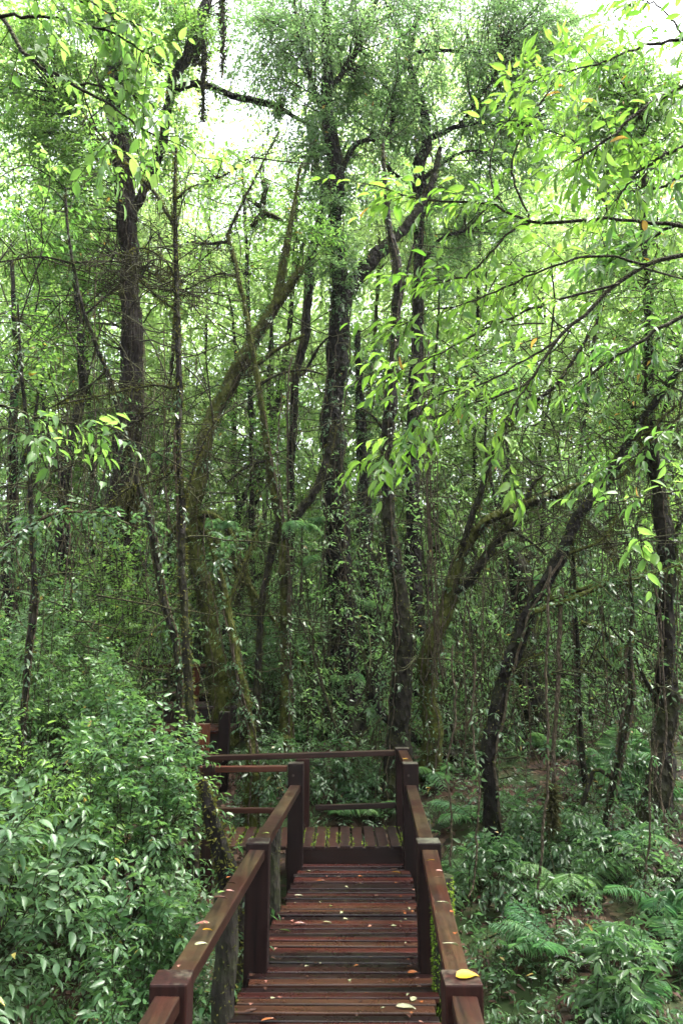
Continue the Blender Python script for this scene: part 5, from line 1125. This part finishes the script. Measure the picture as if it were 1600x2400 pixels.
vine('thin vine crossing before the flaky lower bark', [(470, 1180), (475, 1300), (500, 1420), (530, 1560)], 8.3, .007)
vine('straight root hanging before the V-forked trunk', [(668, 820), (666, 950), (664, 1080), (668, 1190)], 9.3, .012, mat='vine', strands=140)
vine('second hanging root left of the straight one by the V fork', [(646, 900), (640, 1050), (648, 1180), (650, 1290)], 9.4, .008, strands=100)
for i, x in enumerate(list(rng.uniform(1100, 1560, 16)) + list(rng.uniform(30, 400, 14))):
    yb = rng.uniform(1480, 1760) if x > 1000 else rng.uniform(1250, 1450)
    vine('thin mossy vine hanging straight in the shady thicket', [(x, yb - rng.uniform(350, 650)), (x + rng.normal(0, 10), yb - 250), (x + rng.normal(0, 14), yb - 100), (x + rng.normal(0, 16), yb)], rng.uniform(7.8, 10.5), rng.uniform(.003, .008), 'thin vines in the thicket', strands=50, leafy=int(rng.integers(0, 3)))

def moss_curtain(label, x, y0, y1, w, Y, tint=.2):
    """thick hanging clump of moss on a dead twig"""
    n = 16; ys = np.linspace(y0, y1, n); ww = w * (np.sin(np.linspace(.25, 1, n) * PI * .95) ** .6) * rng.uniform(.6, 1.25, n)
    pp = px_path([(x + rng.normal(0, w * .12), y, max(v, 2)) for y, v in zip(ys, ww)], Y)
    s2 = smooth_path(pp, 40); s2[:, 3] = np.maximum(s2[:, 3], .004); org = s2[0, :3]
    g = Geo(); tube(g, s2[:, :3], s2[:, 3] * .7, 9, .35, tint, 0); moss_fuzz(g, s2, 500, (.03, .09), 1, -.6); moss_strands(g, s2, 250, (.05, .22), .006, 1)
    tag(g.build('hanging_moss', [M['bark'], M['hangmoss']], None, org), label, 'moss')
moss_curtain('long dark moss beard hanging over the arching branch', 467, 60, 280, 18, 11.7)
moss_curtain('ragged moss tassel hanging free against the white sky', 512, -30, 172, 16, 11.7)
moss_curtain('short moss lump under the rising limb of the massive trunk', 452, 80, 145, 24, 11.7)
moss_curtain('small moss clod below the middle of the arching branch', 640, 240, 262, 20, 11.9)
moss_curtain('thin moss beard at the end of the arching branch', 722, 290, 400, 12, 12)
moss_curtain('drooping moss on the small branch above the left bushes', 300, 1115, 1200, 30, 7.2)
moss_curtain('moss tuft hanging in the thicket by the fallen branch', 1268, 1800, 1900, 14, 7.1)
tree('dead_branch', 'odd pale moss-clad dead branch shaped like a crooked cross in the bright gap', [(575, 520, 10), (598, 500, 14), (602, 480, 15), (605, 455, 14), (612, 425, 13), (600, 418, 9)], 13.5, [[(600, 488, 15), (625, 495, 13), (650, 508, 9)], [(598, 490, 14), (588, 505, 12), (590, 525, 9)], [(600, 478, 12), (580, 462, 11), (560, 448, 8)]], 'barkmoss', None, [], 'fine', hang=1.6, fuzz=1.6, ground=False, cat='branch')
tree('fallen_log', 'dark smooth fallen log lying on the slope right of the landing corner', [(850, 1590, 20), (880, 1640, 24), (950, 1690, 28), (1020, 1730, 30), (1095, 1752, 26)], 9.5, [], 'barkdark', None, [], 'fine', fuzz=1.2, ground=False, sides=16, cat='log')
tree('fallen_branch', 'mossy dead branch leaning on the ground behind the landing railing', [(720, 1850, 8), (740, 1800, 10), (780, 1780, 11), (810, 1800, 12), (800, 1760, 10), (820, 1730, 8)], 9.0, [[(800, 1790, 10), (790, 1850, 9), (770, 1880, 7)], [(810, 1800, 8), (812, 1850, 7), (818, 1890, 6)]], 'twig', None, [], 'fine', fuzz=.5, ground=False, sides=8, cat='branch')
tree('fallen_branch', 'bright mossy branch propped under the side walkway rail', [(600, 1830, 18), (625, 1790, 16), (645, 1740, 12), (660, 1690, 8)], 8.3, [], 'barkmoss', None, [], 'fine', fuzz=3, hang=.5, ground=False, sides=10, cat='branch')
tree('fallen_branch', 'orange-tinged mossy branch lying level to the right of the leaning dark trunk', [(1225, 1405, 14), (1290, 1385, 12), (1350, 1360, 12), (1400, 1338, 10), (1470, 1328, 6), (1570, 1290, 4)], 7.4, [], 'barkmoss', None, [], 'fine', fuzz=2.2, hang=1.2, ground=False, sides=10, cat='branch')
tree('fallen_branch', 'mossy curled dead limb in the thicket above the forked sapling', [(1330, 1430, 14), (1380, 1450, 18), (1410, 1480, 18), (1420, 1510, 14)], 9, [], 'barkmoss', None, [], 'fine', fuzz=3, hang=1.5, ground=False, sides=10, cat='branch')

# wet stones
for lab, px, py, Y, r in (('rounded wet grey stone half buried below the fern bank', 1195, 2165, 5.0, .11), ('small angular wet stone right of the rounded one', 1230, 2195, 4.85, .07), ('dark stone in the hollow left of the walkway', 330, 2200, 3.9, .2)):
    p = P(px, py, Y); bm = bmesh.new(); bmesh.ops.create_icosphere(bm, subdivisions=4, radius=r)
    for v in bm.verts:
        k = 1 + .25 * float(vnoise(v.co.x / r * 1.3 + px, v.co.y / r * 1.3 + v.co.z / r)) + .06 * float(vnoise(v.co.x / r * 5 + px, v.co.y / r * 5 + v.co.z / r * 4))
        v.co *= k; v.co.z *= .65
    g = Geo(); V = np.array([v.co[:] for v in bm.verts]); Fc = [[v.index for v in f.verts] for f in bm.faces]; bm.free()
    g.add(V, Fc); o = g.build('rock', M['stone']); o.location = (p[0], p[1], float(G(p[0], p[1])) + r * .3); tag(o, lab, 'rock')

# ------------------------------------------------------------------ unseen foliage added overhead and behind the viewer to cut the light
def shade_leaves():
    g = Geo(); n = 420
    x = rng.uniform(-14, 14, n); y = rng.uniform(-14, 6.5, n); z = CZ + rng.uniform(6.5, 12, n) + np.maximum(y, 0) * .9
    m = 9; u = unit(rng.normal(size=(n, m, 3))) * (rng.uniform(0, 1, (n, m, 1)) ** .4) * [1.2, 1.2, .5]
    o = (np.stack([x, y, z], 1)[:, None] + u).reshape(-1, 3)
    sprays(g, o, rnd_dir(n * m), .6, 7, dict(LK['far'], len=.24), None, stems=False)
    n = 150; x = rng.uniform(-16, 16, n); y = rng.uniform(-15, -4, n); z = G(x, y) + rng.uniform(.5, 9, n)
    u = unit(rng.normal(size=(n, m, 3))) * (rng.uniform(0, 1, (n, m, 1)) ** .4) * [1.1, 1.1, .8]
    o = (np.stack([x, y, z], 1)[:, None] + u).reshape(-1, 3)
    sprays(g, o, rnd_dir(n * m), .6, 7, dict(LK['far'], len=.26), None, stems=False)
    tag(g.build('shade_foliage', M['bright']), 'unseen foliage added overhead and behind to shade the walkway', 'forest', kind='stuff')
if SHADE_LEAVES: shade_leaves()

# ------------------------------------------------------------------ light, air, lens
def haze():
    g = Geo(); lo, hi = np.array([-95, -45, -8.]), np.array([95, 115, 40.])
    V = np.array([[x, y, z] for x in (lo[0], hi[0]) for y in (lo[1], hi[1]) for z in (lo[2], hi[2])])
    g.add(V, [[0, 1, 3, 2], [4, 6, 7, 5], [0, 4, 5, 1], [2, 3, 7, 6], [0, 2, 6, 4], [1, 5, 7, 3]], .5, 0, False)
    m, nt, N, Lk = new_mat('thin_mist'); v = N.new('ShaderNodeVolumePrincipled'); v.inputs['Density'].default_value = .0004; v.inputs['Color'].default_value = (.9, .95, .93, 1); v.inputs['Anisotropy'].default_value = .3
    o = N.new('ShaderNodeOutputMaterial'); Lk.new(v.outputs[0], o.inputs['Volume'])
    tag(g.build('haze', m), 'thin pale forest mist', 'haze', kind='stuff')
if HAZE: haze()

SUN_EL, SUN_AZ = R(68), R(80)          # azimuth from +Y towards +X
w = bpy.data.worlds.new('World'); SC.world = w; w.use_nodes = True
nt = w.node_tree; nt.nodes.clear()
sky = nt.nodes.new('ShaderNodeTexSky'); sky.sky_type = 'NISHITA'; sky.sun_disc = False; sky.sun_elevation = SUN_EL; sky.sun_rotation = SUN_AZ
sky.dust_density = 6; sky.ozone_density = .6; sky.air_density = 1.0
hs = nt.nodes.new('ShaderNodeHueSaturation'); hs.inputs['Saturation'].default_value = .35
bg = nt.nodes.new('ShaderNodeBackground'); bg.inputs['Strength'].default_value = .15
ow = nt.nodes.new('ShaderNodeOutputWorld')
nt.links.new(sky.outputs[0], hs.inputs['Color']); nt.links.new(hs.outputs[0], bg.inputs[0]); nt.links.new(bg.outputs[0], ow.inputs[0])
sd = bpy.data.lights.new('sun', 'SUN'); sd.energy = 1.0; sd.angle = R(25); sd.color = (1, .96, .9)
so = bpy.data.objects.new('sun', sd); COL.objects.link(so)
to_sun = Vector((math.sin(SUN_AZ) * math.cos(SUN_EL), math.cos(SUN_AZ) * math.cos(SUN_EL), math.sin(SUN_EL)))
so.rotation_euler = to_sun.to_track_quat('Z', 'Y').to_euler(); so.location = (0, 0, 30)

cd = bpy.data.cameras.new('camera'); cam = bpy.data.objects.new('camera', cd); COL.objects.link(cam)
cam.location = (0, 0, CZ); cam.rotation_euler = (R(90) + PITCH, 0, 0)
cd.sensor_fit = 'VERTICAL'; cd.sensor_height = 36; cd.sensor_width = 24; cd.lens = 27; cd.clip_start = .05; cd.clip_end = 500
cd.dof.use_dof = True; cd.dof.focus_distance = 8; cd.dof.aperture_fstop = 6.3
SC.camera = cam
SC.view_settings.view_transform = 'Standard'; SC.view_settings.look = 'None'; SC.view_settings.gamma = 1; SC.view_settings.exposure = 2.95
cy = SC.cycles
cy.volume_bounces = 0; cy.max_bounces = 7; cy.diffuse_bounces = 4; cy.glossy_bounces = 2; cy.transmission_bounces = 5; cy.transparent_max_bounces = 4
cy.caustics_reflective = False; cy.caustics_refractive = False; cy.sample_clamp_indirect = 8
cy.use_denoising = True
print('objects', len(SC.objects), 'verts', sum(len(m.vertices) for m in bpy.data.meshes))
